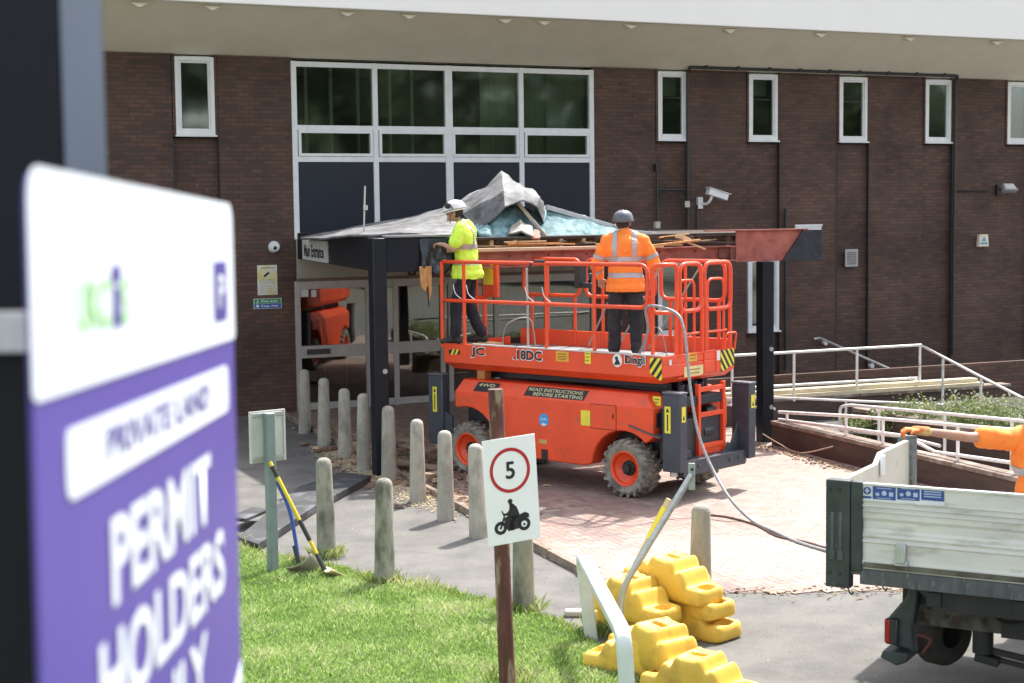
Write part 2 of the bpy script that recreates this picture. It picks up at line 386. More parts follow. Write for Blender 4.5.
me = blades('grass', 150000, GRV, .03, .062, .0042, [(.18, .29, .075), (.27, .42, .10), (.35, .50, .14), (.42, .56, .19), (.52, .55, .30)], gz, 3)
me.materials.append(M_blade); go = bpy.data.objects.new('grass', me); COL.objects.link(go)
me2 = blades('long_grass', 5000, [(GR[i][0], GR[i][1]) for i in range(8)]+[(GR[i][0]-.05, GR[i][1]-.22) for i in range(7, -1, -1)], .05, .11, .005, [(.16, .25, .045), (.33, .42, .09), (.52, .48, .24)], gz, 8)
me2.materials.append(M_blade); g2 = bpy.data.objects.new('long_grass', me2); COL.objects.link(g2); tag(g2, 'longer uncut grass along the edge where the verge meets the path', 'grass', kind='stuff')
for (bx_, by_, sd_) in ((.07, 14.31, 1), (-1.26, 15.44, 2), (-1.98, 16.75, 3), (-.04, 12.1, 4), (.72, 13.5, 5)):
    m3 = blades('grass_tuft', 260, [(bx_+.2*math.cos(a), by_+.2*math.sin(a)) for a in np.linspace(0, 2*PI, 9)[:-1]], .05, .13, .0045, [(.18, .28, .06), (.30, .40, .10), (.50, .48, .26)], gz, 20+sd_)
    m3.materials.append(M_blade); g3 = bpy.data.objects.new('grass_tuft', m3); COL.objects.link(g3)
    tag(g3, ('tall grass tuft round the bollard behind the speed sign', 'grass tuft at the foot of the stained bollard in the grass', 'grass tuft at the foot of the mossy bollard by the shovels', 'grass tuft round the foot of the rusty speed sign post', 'grass tuft at the foot of the white hoop rail')[sd_-1], 'grass', kind='stuff')
tag(go, 'bright green mown grass of the verge at the foot of the small signs', 'grass', kind='stuff')

# ================================================================== OFFICE BUILDING
TH = math.radians(25.7); FO = Vector((-2.1, 30.2, 0)); FU = Vector((math.cos(TH), math.sin(TH), 0)); FN = Vector((math.sin(TH), -math.cos(TH), 0))
def F(px, py, off=0.):
    P = hit(px, py, FO+FN*off, FN); return (P-FO).dot(FU), P.z
bld = empty('office_building', FO, TH, 'dark brown brick office block with white framed windows under a deep cream overhanging roof edge', 'building')
S = lambda px, py: F(px, py)[0]
PIERS = [(-16, -4.20), (-3.38, -2.02), (4.14, 5.58), (6.38, 7.76), (8.60, 10.06), (10.92, 12.38), (13.22, 14.72), (15.5, 17.2), (17.9, 22)]
STR = [(-4.20, -3.38), (5.58, 6.38), (7.76, 8.60), (10.06, 10.92), (12.38, 13.22), (14.72, 15.5), (17.2, 17.9)]
WT = 6.42; WB = 5.0
mb = MB()
for a, b in PIERS: mb.box(a, b, 0, .35, 0, WT)
for a, b in STR:
    if abs(a-5.58) < .1 or abs(a-7.76) < .1: continue
    mb.box(a, b, .085, .35, 0, WB-.03)
for a, b in ((5.58, 6.38), (7.76, 8.60)):
    mb.box(a, b, .085, .35, 0, 1.02); mb.box(a, b, .085, .35, 2.62, WB-.03)
mb.build('wall', M_brick, bld, smooth=False)
# dark strips painting in the recess shade at the pier edges
mb = MB()
for s in (-4.20, -3.38, 6.38, 8.60, 10.92, 10.06, 13.22, 15.5): MB().box(s-.014, s+.014, -.004, .05, 0, WB-.06).build('shade_strip', mat('recess_shade', (.025, .022, .022), .6), bld, smooth=False)
mb = MB(); mb.box(-16, 22, 7.0, 7.3, 0, WT); mb.box(-16, -15.7, .4, 7, 0, WT); mb.box(21.7, 22, .4, 7, 0, WT)
mb.build('rear_wall', M_brick, bld, smooth=False)
M_cream = mat('cream_render', (.92, .88, .76), .8, var=.03, scale=2, col2=(.84, .79, .67), c2scale=1.4, c2lo=.5, c2hi=.8)
M_fasc = mat('white_fascia', (.86, .84, .80), .6, var=.02, scale=1)
# soffit rises outward from the wall head to the fascia
mb = MB(); O = 1.8; ZE = 7.10
N = 40
for i in range(N):
    a = -16+38*i/N; b = -16+38*(i+1)/N
    def off(s): return O+.0016*(s-2)**2*.0
    mb.add([(a, .05, WT), (b, .05, WT), (b, -off(b), ZE), (a, -off(a), ZE)], [(0, 1, 2, 3)])
    mb.add([(a, .05, WT+.05), (b, .05, WT+.05), (b, -off(b), ZE+.05), (a, -off(a), ZE+.05)], [(3, 2, 1, 0)])
mb.build('soffit', M_cream, bld, smooth=False)
mb = MB(); mb.box(-16, 22, -O-.16, -O, ZE-.03, 8.35); mb.build('fascia', M_fasc, bld, bevel=.02)
mb = MB(); mb.box(-16, 22, -O, 7.3, 8.2, 8.3); mb.build('roof', mat('roof_felt', (.2, .2, .2), .9), bld, smooth=False)
mb = MB(); mb.box(-16, 22, .36, 6.99, WT, WT+.1); mb.build('ceiling', mat('ceiling_board', (.4, .4, .38), .9), bld, smooth=False)
# small soffit brackets at the fascia
for px, py in ((140, 3), (213, 12), (348, 14), (410, 17), (506, 19), (545, 22), (632, 24), (731, 28), (822, 31), (911, 33), (998, 36)):
    s, z = F(px, py, O-.05)
    mb = MB(); mb.prism([(s-.16, ZE-.05), (s+.14, ZE-.05), (s+.02, ZE-.12), (s-.03, ZE-.12)], -O+.06, -O+.22); mb.build('bracket', M_cream, bld, smooth=False)
M_glass = glass_mat('window_glass', .17, (.66, .74, .70), .05)
M_glassd = glass_mat('door_glass', .13, (.62, .60, .56))
M_gasket = mat('gasket', (.05, .05, .05), .6)
def window(a, b, z0, z1, y=.03, fw=.075, m=M_upvc, gl=M_glass, pn='window', sill=True):
    mb = MB()
    mb.box(a, a+fw, y-.05, y+.03, z0, z1); mb.box(b-fw, b, y-.05, y+.03, z0, z1)
    mb.box(a+fw, b-fw, y-.05, y+.03, z0, z0+fw); mb.box(a+fw, b-fw, y-.05, y+.03, z1-fw, z1)
    f2 = fw+.035
    mb.box(a+fw, a+f2, y-.03, y+.02, z0+fw, z1-fw); mb.box(b-f2, b-fw, y-.03, y+.02, z0+fw, z1-fw)
    mb.box(a+f2, b-f2, y-.03, y+.02, z0+fw, z0+f2); mb.box(a+f2, b-f2, y-.03, y+.02, z1-f2, z1-fw)
    o = mb.build(pn, m, bld, bevel=.006)
    g = MB(); g.box(a+f2, b-f2, y-.004, y+.004, z0+f2, z1-f2); g.build('pane', gl, o, smooth=False)
    if sill:
        g = MB(); g.box(a-.02, b+.02, y-.10, y+.02, z0-.035, z0-.002); g.build('sill', m, o, bevel=.005)
    return o
for a, b in STR: 
    window(a+.06, b-.06, WB+.02, WT-.04)
    g = MB(); g.box(a+.01, a+.06, -.02, .2, WB-.02, WT); g.box(b-.06, b-.01, -.02, .2, WB-.02, WT); g.build('reveal', M_brick, bld, smooth=False)
window(5.62, 6.36, 1.05, 2.60); window(7.80, 8.58, 1.05, 2.60)
# room boxes behind the glass
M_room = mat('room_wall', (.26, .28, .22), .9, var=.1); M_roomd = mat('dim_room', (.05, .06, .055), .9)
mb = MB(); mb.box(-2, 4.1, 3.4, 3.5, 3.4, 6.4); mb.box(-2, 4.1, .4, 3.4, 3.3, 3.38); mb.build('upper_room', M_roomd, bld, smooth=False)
mb = MB()
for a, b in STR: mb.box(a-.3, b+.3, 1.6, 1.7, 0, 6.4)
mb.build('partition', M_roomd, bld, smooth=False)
mb = MB()
for px in (358, 331, 390, 412, 306, 547, 584):
    s, z = F(px, 100, -.5); mb.box(s-.03, s+.03, .5, .54, 3.4, 6.4)
mb.build('blind_rail', mat('blind_pale', (.60, .58, .42), .8), bld, smooth=False)
mb = MB()
s0, _ = F(480, 100, -.6); s1, _ = F(516, 100, -.6); mb.box(s0, s1, .60, .62, 4.5, 6.4)
s0, _ = F(524, 100, -.6); s1, _ = F(585, 100, -.6); mb.box(s0, s1, .60, .62, 4.5, 6.4)
mb.build('curtain', mat('curtain_green', (.62, .66, .42), .9, var=.15, scale=3, stretch=(8, 1, .3)), bld, smooth=False)
# roller blinds and clutter in the small windows
for (a, b), dz in zip(STR[1:6], (.5, .45, 0, 0, 0)):
    if dz: MB().box(a+.1, b-.1, .35, .37, WT-dz, WT-.1).build('blind', mat('blind_pale', (.6, .58, .42)), bld, smooth=False)
# the big window bay
A0, A1 = -1.98, 4.12; z0, z1 = 3.15, 6.36; R1, R2 = 5.17, 4.60
Vs = [A0, S(371, 110), S(445, 110), S(518, 110), A1]; Vs = [A0, -.42, 1.06, 2.58, A1]
fr = MB(); y0, y1 = -.03, .07
for i, s in enumerate(Vs):
    hw = .075 if i == 2 else (.05 if i in (1, 3) else .05)
    fr.box(s-hw, s+hw, y0, y1, z0, z1)
for i in range(4):
    a = Vs[i]+(.075 if i == 2 else .05); b = Vs[i+1]-(.075 if i == 1 else .05)
    fr.box(a, b, y0+.004, y1, z1-.1, z1-.004); fr.box(a, b, y0+.004, y1, R1-.045, R1+.045); fr.box(a, b, y0+.004, y1, R2-.05, R2+.05); fr.box(a, b, y0+.004, y1, z0+.003, z0+.08)
bay = fr.build('window', M_upvc, bld, bevel=.006); bay['label'] = 'wide white framed stair window with twelve panes'
for i in range(4):
    a = Vs[i]+.06; b = Vs[i+1]-.06
    MB().box(a, b, .01, .018, R1+.045, z1-.1).build('pane', M_glass, bay, smooth=False)
    sf = MB(); u0, u1, w0, w1 = a+.005, b-.005, R2+.052, R1-.047
    sf.box(u0, u1, -.045, .0, w0, w0+.05); sf.box(u0, u1, -.045, .0, w1-.05, w1); sf.box(u0, u0+.05, -.045, .0, w0+.05, w1-.05); sf.box(u1-.05, u1, -.045, .0, w0+.05, w1-.05)
    sf.build('casement', M_upvc, bay, bevel=.005)
    MB().box(u0+.05, u1-.05, .002, .01, w0+.05, w1-.05).build('pane', M_glass, bay, smooth=False)
    MB().box(a, b, .0, .03, z0+.08, R2-.05).build('spandrel_panel', mat('spandrel_blue', (.018, .022, .034), .3, var=.1, scale=1), bay, smooth=False)
# entrance screen below
M_alu = mat('anodised_frame', (.42, .42, .40), .4, .2, var=.08)
M_header = mat('header_board', (.34, .32, .27), .7, var=.08)
mb = MB(); mb.box(-2.0, 4.12, -.02, .06, 2.40, 3.15); hd = mb.build('header', M_header, bld)
MB().box(-2.0, 4.12, -.04, -.021, 2.38, 2.44).build('trim', mat('brown_trim', (.16, .11, .08), .6), hd, smooth=False)
M_let = mat('letter_black', (.02, .02, .02), .5)
for ch, px in (('M', 412), ('I', 433), ('E', 444)):
    s, zz = F(px, 281, .03); wd = {'M': .17, 'I': .04, 'E': .12}[ch]
    text(hd, 'letter', ch, M_let, s-wd/2, s+wd/2, zz-.05, zz+.22, -.03, .03)
mb = MB(); X = [-2.0, -.66, -.09, .86, 1.03, 2.0, 3.1, 4.12]
for i, s in enumerate(X):
    w_ = .05 if i not in (3, 4) else .045
    mb.box(s-w_, s+w_, -.04, .06, .0, 2.39)
for i in range(len(X)-1):
    a, b = X[i]+.05, X[i+1]-.05
    if i in (0, 1, 2, 3): mb.box(a, b, -.035, .05, .98, 1.20); 
    else: mb.box(a, b, -.035, .05, .86, .94)
    mb.box(a, b, -.035, .05, .02, .15); mb.box(a, b, -.035, .05, 2.24, 2.385)
ent = mb.build('entrance_screen', M_alu, bld, bevel=.004)
for i in range(len(X)-1):
    a, b = X[i]+.05, X[i+1]-.05; zz = .98 if i < 4 else .86; zt = 1.20 if i < 4 else .94
    for (c, d) in ((.15, zz), (zt, 2.24)):
        if i < 2: MB(Matrix.Translation(((a+b)/2, 0, 0)) @ Matrix.Rotation(math.radians(-6.2), 4, 'Z')).box((a-b)/2+.005, (b-a)/2-.005, .0, .01, c, d).build('pane', M_glassd, ent, smooth=False); continue
        MB().box(a, b, .0, .01, c, d).build('pane', M_glassd, ent, smooth=False)
# letter plate, papers on the glass
MB().box(-1.85, -1.40, -.048, -.036, 1.04, 1.14).build('letter_plate', M_gasket, ent, bevel=.003)
M_paper = mat('paper', (.62, .62, .60), .8)
pp = MB()
for (x0, x1, y0_, y1_) in ((298, 308, 288, 297), (311, 316, 290, 297)):
    a, z_ = F(x0, y1_); b, zt_ = F(x1, y0_); pp.box(a, b, -.012, -.004, z_, zt_)
a, z_ = F(298, 288); b, _z = F(308, 288); m_ = (a+b)/2; pp.prism([(a, z_), (b, z_), (m_, z_+.08)], -.012, -.004)
pp.build('notice', M_paper, ent, smooth=False)
# lobby behind the doors
M_lobby = mat('lobby_wall', (.34, .19, .12), .8, var=.3, scale=1.2)
mb = MB(); mb.box(-2, 4.1, 4.0, 4.1, 0, 3.3); mb.box(-2.2, -2.05, .4, 4, 0, 3.3); mb.box(-2, 4.1, .4, 4, 3.2, 3.28); mb.build('lobby', M_lobby, bld, smooth=False)
mb = MB(); mb.box(-2, 4.1, .38, 4, .0, .02); mb.build('lobby_floor', mat('lobby_tile', (.3, .25, .2), .4), bld, smooth=False)
mb = MB()
for px in (324, 346, 384): s, _ = F(px, 320, -.6); mb.box(s-.02, s+.02, .6, .64, .02, 2.4)
mb.box(1.0, 1.25, 1.5, 1.8, .02, 2.6); mb.build('lobby_post', mat('lobby_pale', (.5, .47, .35), .7), bld, smooth=False)
# cables and pipes on the wall
M_pipe = mat('black_conduit', (.02, .021, .023), .45)
def W(px, py, off=.05): s, z = F(px, py, off); return (s, -off, z)
mb = MB(); s1, z1_ = F(687, 61, .06); s2, z2_ = F(955, 67, .06)
mb.tube(fillet([(s1, -.06, 1.0), (s1, -.08, 6.36), (s1, -.16, 6.46), (s2, -.16, 6.46), (s2, -.08, 6.36), (s2, -.06, .3)], .04), .032)
for q in range(9): x = s1+(s2-s1)*(q+.5)/9; mb.box(x-.03, x+.03, -.20, -.10, 6.43, 6.52)
s3, z3 = F(657, 190, .05); mb.tube([(s1, -.05, z3), (s3, -.05, z3)], .022)
mb.tube([(s3, -.05, F(657, 165, .05)[1]), (s3, -.05, F(657, 235, .05)[1])], .022); q = F(657, 167, .06); mb.box(q[0]-.05, q[0]+.05, -.1, 0, q[1]-.06, q[1]+.06)
s4, z4 = F(697, 205, .04); mb.tube([(s4, -.04, z4), (s4, -.04, 3.0)], .02)
s5, z5 = F(988, 190, .05); mb.tube([(s2, -.05, z5), (s5, -.05, z5)], .022)
mb.tube([(8.72, -.05, .2), (8.72, -.05, 3.6)], .03)
mb.build('conduit', M_pipe, bld)
s, z = F(657, 225, .06); jb = MB().box(s-.06, s+.06, -.1, 0, z-.07, z+.07); q = F(687, 205, .06); jb.box(q[0]-.08, q[0]+.04, -.12, -.1, q[1]-.05, q[1]+.08)
jb.build('junction_box', mat('box_cream', (.5, .48, .40), .6), bld, bevel=.01)

def wallthing(name, px, py, off, label, cat):
    s, z = F(px, py, off); P = FO+FU*s+FN*off; return empty(name, (P.x, P.y, z), TH, label, cat)
# security camera on its arm
t = wallthing('security_camera', 700, 203, 0.0, 'white box shaped security camera on a wall arm right of the big window', 'camera')
MB().box(-.09, .02, -.09, 0, -.12, .12).build('wall_plate', M_upvc, t, bevel=.01)
MB().tube(smooth_path([(-.03, -.05, 0), (.03, -.2, -.02), (.06, -.3, .06), (.08, -.32, .14)]), .03).build('arm', M_upvc, t)
c = MB(Matrix.Translation((.08, -.32, .20)) @ Matrix.Rotation(math.radians(-8), 4, 'Z') @ Matrix.Rotation(math.radians(17), 4, 'Y'))
c.box(-.10, .34, -.09, .09, -.06, .07).box(-.13, .38, -.11, .11, .072, .09); c.build('camera_housing', M_upvc, t, bevel=.02)
c2 = MB(c.M); c2.box(.341, .346, -.07, .07, -.045, .05); c2.build('lens_window', M_black, t)
t = wallthing('dome_camera', 274, 247, 0, 'small white round dome camera on the brick above the yellow notice', 'camera')
MB().lathe([(.0, -.10), (.07, -.09), (.10, -.05), (.11, 0)], (0, 0, 0), 'y').build('dome_housing', M_upvc, t)
MB().lathe([(0, -.045), (.03, -.035), (.042, 0)], (-.01, -.075, -.015), 'y').build('dome_lens', M_black, t)
# floodlight
t = wallthing('floodlight', 997, 190, 0, 'grey outdoor floodlight on the wall at the right edge', 'lamp')
MB().box(-.06, .06, -.08, 0, -.12, .12).bar((0, -.06, 0), (.03, -.3, .05), .03, .03).build('wall_bracket', M_pipe, t, bevel=.01)
c = MB(Matrix.Translation((.03, -.34, .04)) @ Matrix.Rotation(math.radians(-40), 4, 'X')); c.prism([(-.2, -.1), (.2, -.1), (.15, .1), (-.15, .1)], -.05, .06); c.build('lamp_housing', mat('grey_cast', (.3, .3, .3), .5), t, bevel=.01)
c = MB(c.M); c.box(-.14, .14, -.056, -.051, -.07, .07); c.build('lamp_glass', mat('frost_glass', (.6, .62, .62), .2), t)
# alarm box
t = wallthing('alarm_box', 981, 241, 0, 'cream intruder alarm box with tapered lid on the brick below the floodlight', 'alarm')
MB().prism([(-.15, -.13), (.15, -.13), (.12, .15), (-.12, .15)], -.10, 0).build('cover', mat('alarm_cream', (.72, .66, .50), .5), t, bevel=.015)
flat(t, 'emblem', mat('alarm_blue', (.1, .3, .5), .5), [rect(-.10, .10, -.07, -.03), [(-.07, .0), (.07, .0), (0, .1)]], -.101)
# vent and white board
t = wallthing('air_vent', 851, 258, 0, 'small square grey louvred vent in the brick wall', 'vent')
m_ = MB().box(-.17, .17, -.03, 0, -.19, .19).build('vent_frame', mat('vent_grey', (.40, .40, .39), .6), t, bevel=.01)
m_ = MB(); [m_.bar((-.12, -.035, -.12+.04*i), (.12, -.035, -.12+.04*i), .008, .028) for i in range(7)]; m_.build('louvre', mat('louvre_grey', (.22, .22, .22), .6), t)
t = wallthing('wall_board', 810, 239, 0, 'blank white board on the brick behind the black end of the canopy beam', 'board')
MB().box(-.40, .27, -.04, 0, -.30, .30).build('panel', M_white, t, bevel=.005)
MB().box(-.42, .29, -.05, -.041, .27, .31).build('edging', M_upvc, t)
# yellow CCTV notice
t = wallthing('camera_notice', 267, 280, 0, 'pale yellow notice with black camera symbol on the brick beside the doors', 'sign')
MB().box(-.18, .19, -.012, 0, -.27, .27).build('panel', mat('notice_yellow', (.74, .66, .30), .6, col2=(.70, .70, .62), c2scale=3, c2lo=.45, c2hi=.55), t, bevel=.003)
flat(t, 'camera_symbol', M_let, [[(-.06, .09), (.03, .15), (.05, .12), (-.03, .06)], rect(-.06, -.04, .05, .09)], -.0125)
text(t, 'heading', 'NOTICE', M_let, -.10, .14, .205, .23, -.0125)
for k, s_ in enumerate(('CCTV CAMERAS', 'IN OPERATION', 'images are being', 'monitored for the', 'purpose of public', 'safety and crime', 'prevention')):
    text(t, 'wording', s_, M_let, -.14, .15, .01-.038*k-.02, .01-.038*k, -.0125, .0)
# fire exit sign
t = wallthing('fire_exit_sign', 267.5, 303.5, 0, 'small green and blue fire exit keep clear sign under the yellow notice', 'sign')
MB().box(-.26, .26, -.01, 0, -.092, .092).build('panel', M_upvc, t)
flat(t, 'green_band', mat('sign_green', (.03, .30, .12), .5), [rect(-.25, .25, .002, .085)], -.0105)
flat(t, 'blue_band', mat('sign_blue', (.03, .13, .45), .5), [rect(-.25, .25, -.085, -.002)], -.0105)
text(t, 'wording', 'Fire exit', M_white, -.12, .19, .018, .072, -.013); text(t, 'wording', 'Keep clear', M_white, -.12, .21, -.075, -.018, -.013)
flat(t, 'running_man_symbol', M_white, [disc2(-.19, .07, .01, 8), [(-.215, .02), (-.17, .06), (-.16, .05), (-.19, .01)], disc2(-.19, -.04, .03, 16)], -.013)
# cable drum? thin aerial pole standing on the canopy edge comes with the canopy

# woodland behind the viewpoint (mirrored by the windows)
def leaves(n, cs, size, seed, cols):
    r = np.random.default_rng(seed); k = r.integers(len(cs), size=n); Cn = np.array([c[0] for c in cs])[k]; Rr = np.array([c[1] for c in cs])[k]
    d = r.normal(size=(n, 3)); d /= np.linalg.norm(d, axis=1)[:, None]; P = Cn+d*Rr*r.uniform(.5, 1.05, (n, 1))**.5
    a = r.normal(size=(n, 3)); a /= np.linalg.norm(a, axis=1)[:, None]; b = np.cross(a, r.normal(size=(n, 3))); b /= np.linalg.norm(b, axis=1)[:, None]
    s_ = size*r.uniform(.6, 1.4, (n, 1)); V = np.stack([P-a*s_, P+b*s_*.5, P+a*s_, P-b*s_*.5], 1).reshape(-1, 3); I = np.arange(n)*4
    return V.tolist(), np.stack([I, I+1, I+2, I+3], 1).tolist(), np.array(cols)[r.integers(len(cols), size=n)]*r.uniform(.7, 1.3, (n, 1))
cs = []
r_ = np.random.default_rng(5)
for k in range(9):
    an = math.radians(-58+5.2*k); rr_ = r_.uniform(44, 52); x = rr_*math.cos(an)+2; y = 30+rr_*math.sin(an)
    for q in range(14): cs.append(((x+r_.uniform(-2.8, 2.8), y+r_.uniform(-2, 2), r_.uniform(2.5, 12.5)), (r_.uniform(1.5, 2.8),)*3))
V, F_, C_ = leaves(100000, cs, .26, 9, [(.07, .095, .05), (.10, .13, .07), (.15, .18, .10)])
me = bpy.data.meshes.new('woodland'); me.from_pydata([tuple(v) for v in V], [], F_)
at = me.color_attributes.new('col', 'FLOAT_COLOR', 'CORNER'); arr = np.ones((len(F_)*4, 4)); arr[:, :3] = np.repeat(np.array(C_), 4, 0); at.data.foreach_set('color', arr.ravel())
me.materials.append(attr_mat('leaf', .6, .35)); wo = bpy.data.objects.new('woodland', me); COL.objects.link(wo)
tag(wo, 'leafy green woodland across the road, seen only mirrored in the upper windows', 'woodland', kind='stuff')
# ================================================================== SCISSOR LIFT
P0 = Vector((1.84, 19.65, 0)); LR = math.radians(-42)
LM = Matrix.Translation(P0) @ Matrix.Rotation(LR, 4, 'Z'); LMi = LM.inverted()
lift = empty('scissor_lift', P0, LR, 'orange rough terrain scissor lift with railed platform carrying two workers in front of the canopy', 'scissor lift')
LNy = (LM.to_3x3() @ Vector((0, 1, 0))); LNx = (LM.to_3x3() @ Vector((1, 0, 0)))
def LY(px, py, y=0.):   # photo point on the lift's long-side plane -> local x, z
    q = LMi @ hit(px, py, LM @ Vector((0, y, 0)), LNy); return q.x, q.z
def LX(px, py, x=0.):   # on the end plane -> local y, z
    q = LMi @ hit(px, py, LM @ Vector((x, 0, 0)), LNx); return q.y, q.z
EZ = Matrix(((0, -1, 0, 0), (1, 0, 0, 0), (0, 0, 1, 0), (0, 0, 0, 1)))     # maps flat (x,y=-d,z) onto the end face (x=+d, y, z)
DK = 1.70; TP = 1.81; L = 3.84; Wd = 1.55
# platform tray
mb = MB()
prof = [(-L+.10, 0), (0, 0), (0, Wd), (-L+.10, Wd), (-L, Wd-.09), (-L, .09)]
mb.prism(prof, 1.55, DK, 'z')
low = [(-L+.22, .09), (-.09, .09), (-.09, Wd-.09), (-L+.22, Wd-.09), (-L+.08, Wd-.2), (-L+.08, .2)]
n6 = 6; mb.add([(p[0], p[1], 1.55) for p in prof]+[(p[0], p[1], 1.46) for p in low], [tuple(range(11, 5, -1))]+[(i, (i+1) % 6, 6+(i+1) % 6, 6+i) for i in range(6)])
t_ = .035
mb.box(-L+.10, 0, 0, t_, DK, TP); mb.box(-t_, 0, t_, Wd, DK, TP)
mb.bar((-L+.10, .02, (DK+TP)/2), (-L+.02, .10, (DK+TP)/2), t_, TP-DK); mb.box(-L, -L+t_, .10, Wd-.10, DK, TP)
mb.box(-L+.16, -.04, Wd-t_, Wd, DK, 1.93)
mb.build('platform', M_oran, lift, bevel=.012)
MB().box(-L+.2, -.05, .05, Wd-.05, DK+.002, DK+.012).build('deck_floor', mat('deck_grey', (.20, .20, .20), .6, var=.2, scale=10), lift)
mb = MB(); mb.box(-3.2, -.02, -.006, .03, TP, TP+.018); mb.build('toe_strip', mat('rub_strip', (.55, .52, .50), .5), lift)
# end face details: recess ribs
mb = MB()
for (pa, pb, pc, pd) in ((676, 704, 356, 379), (700, 716, 352, 375)):
    ya, zt = LX(pa, pc); yb, _ = LX(pb, pc); _, zb = LX(pa, pd)
    mb.tube(fillet([(.004, ya+.02, zt), (.004, yb, zt), (.004, yb, zb), (.004, ya+.02, zb)], .05), .008, 6)
mb.build('panel_rib', M_oran, lift)
# guard rails -----------------------------------------------------
RT = 2.93; RM = 2.40; r = .026
def rail(name, pts, rad=r, fil=.09, closed=False):
    return MB().tube(fillet(pts, fil, 5, closed), rad, 10, closed).build(name, M_oran, lift)
xe = LY(646, 300)[0]
rail('guard_rail', [(-.05-L, .9, RT), (-L+.03, .03, RT), (xe, .03, RT), (xe, .03, RM), (-L+.03, .03, RM), (-L+.03, .9, RM)], fil=.12)
for px in (463, 545, 593):
    x, _ = LY(px, 330); rail('guard_post', [(x, .03, DK+.08), (x, .03, RT)], .024)
x, _ = LY(448, 330); 
for xx, zt in ((-L+.03, RM),): rail('guard_post', [(xx, .05, DK+.05), (xx, .05, RT)], .03)
rail('guard_post', [(-L+.03, .75, DK), (-L+.03, .75, RT)], .024)
# far side: three looped panels
far = [(-3.6, -2.55), (-2.45, -1.25), (-1.15, -.12)]
for a, b in far:
    rail('guard_loop', [(a, Wd-.03, RT), (b, Wd-.03, RT), (b, Wd-.03, RM+.02), (a, Wd-.03, RM+.02)], closed=True, fil=.13)
    for q in (a+.15, b-.1): rail('guard_post', [(q, Wd-.03, DK), (q, Wd-.03, RM+.02)], .024)
rail('guard_rail', [(-L+.03, .75, RT), (-L+.03, Wd-.03, RT), (-3.6, Wd-.03, RT)])
# entry end: loops and gate
def endloop(a, b, z0=2.34, z1=RT, x=-.03, nm='guard_loop'): rail(nm, [(x, a, z0), (x, a, z1), (x, b, z1), (x, b, z0)], closed=True, fil=.13, rad=.028)
ya = LX(677, 300, -.03)[0]; yb = LX(703, 300, -.03)[0]; yc = LX(724, 300, -.03)[0]
rail('guard_loop', [(-.17, .03, 2.34), (-.17, .03, RT), (-.03, .12, RT), (-.03, ya, RT), (-.03, ya, 2.34), (-.03, .1, 2.34)], closed=True, fil=.09, rad=.028)
endloop(ya+.06, yb-.04); endloop(yb+.03, Wd-.04)
for yy in (ya-.02, ya+.08, yb-.02, yb+.05, Wd-.05): rail('guard_post', [(-.03, yy, DK+.05), (-.03, yy, 2.5)], .026)
rail('guard_post', [(-.17, .03, DK+.05), (-.17, .03, 2.4)], .024)
rail('gate_rail', [(-.08, ya+.1, DK+.05), (-.08, ya+.1, 2.72), (-.08, yb-.12, 2.72), (-.08, yb-.12, DK+.05)], fil=.1, rad=.018)
rail('gate_rail', [(-.06, yb+.14, DK+.05), (-.06, yb+.14, 2.72), (-.06, Wd-.15, 2.72), (-.06, Wd-.15, DK+.05)], fil=.1, rad=.018)
rail('gate_rail', [(.015, Wd-.02, 1.80), (.05, Wd-.02, 2.02), (.05, Wd-.25, 2.02), (.015, Wd-.25, 1.80)], fil=.05, rad=.013)
for zz in (2.05,): rail('gate_rail', [(-.05, ya+.1, zz), (-.05, Wd-.1, zz)], .016)
# control panel and controller
M_ylab = mat('label_paper_yellow', (.78, .70, .06), .5, var=.05)
xd = LY(489, 280, .9)[0]; xd0 = LY(482, 280, .9)[0]; xd1 = LY(497, 280, .9)[0]
cp = MB().box(xd0, xd1, .9, .96, 2.40, RT-.02).box(xd0, xd0+.04, .9, .96, DK, 2.40).build('document_panel', M_oran, lift, bevel=.01)
cp = MB().box(LY(484, 280, .9)[0], LY(493, 280, .9)[0], .885, .898, 2.58, 2.88).build('instruction_sheet', M_ylab, lift)
cb = MB(); xc = LY(577, 270, 1.2)[0]
cb.box(xc-.05, xc+.05, 1.2, 1.34, 2.55, 2.86).box(xc+.0, xc+.22, 1.22, 1.34, 2.55, 2.62); cb.tube([(xc+.15, 1.3, 2.6), (xc+.2, 1.25, 2.75)], .018); cb.build('controller', M_black, lift, bevel=.012)
xj = LY(541, 263)[0]; MB().tube([(xj-.13, .03, RT+.02), (xj+.05, .03, RT+.02)], .028).tube([(xj-.16, .0, RT+.01), (xj-.2, -.0, RT-.05)], .012).build('rail_clamp', M_black, lift)
# loose rod and hoses on the deck
xr = LY(527, 300, .3)[0]; MB().tube([(xr-.03, .35, DK), (xr, .3, 2.85)], .016).build('prop_rod', M_galv, lift)
for a, b, c_ in (((-3.2, .6), (-2.95, .9), .35), ((-1.2, 1.2), (-.7, .9), .3)):
    MB().tube(smooth_path([(a[0], a[1], DK+.02), (a[0]+.05, a[1]+.05, DK+c_), (b[0], b[1], DK+c_*1.2), (b[0]+.1, b[1], DK+.02)]), .008, 6).build('deck_hose', mat('grey_hose', (.3, .3, .28), .5), lift)
MB().box(-L+.05, -3.3, .06, .75, DK+.012, DK+.09).build('standing_board', M_wood, lift, bevel=.01)
mb = MB()
for k in range(3): mb.tube([(-1.9+.5*k, .9, DK+.1), (-1.5+.62*k, 1.2, 2.9)], .012, 6)
mb.build('loose_lath', mat('grey_hose', (.3, .3, .28), .5), lift)
for q in (-3.15, -2.15, -.75): rail('guard_post', [(q, Wd-.03, DK), (q, Wd-.03, RT)], .022)
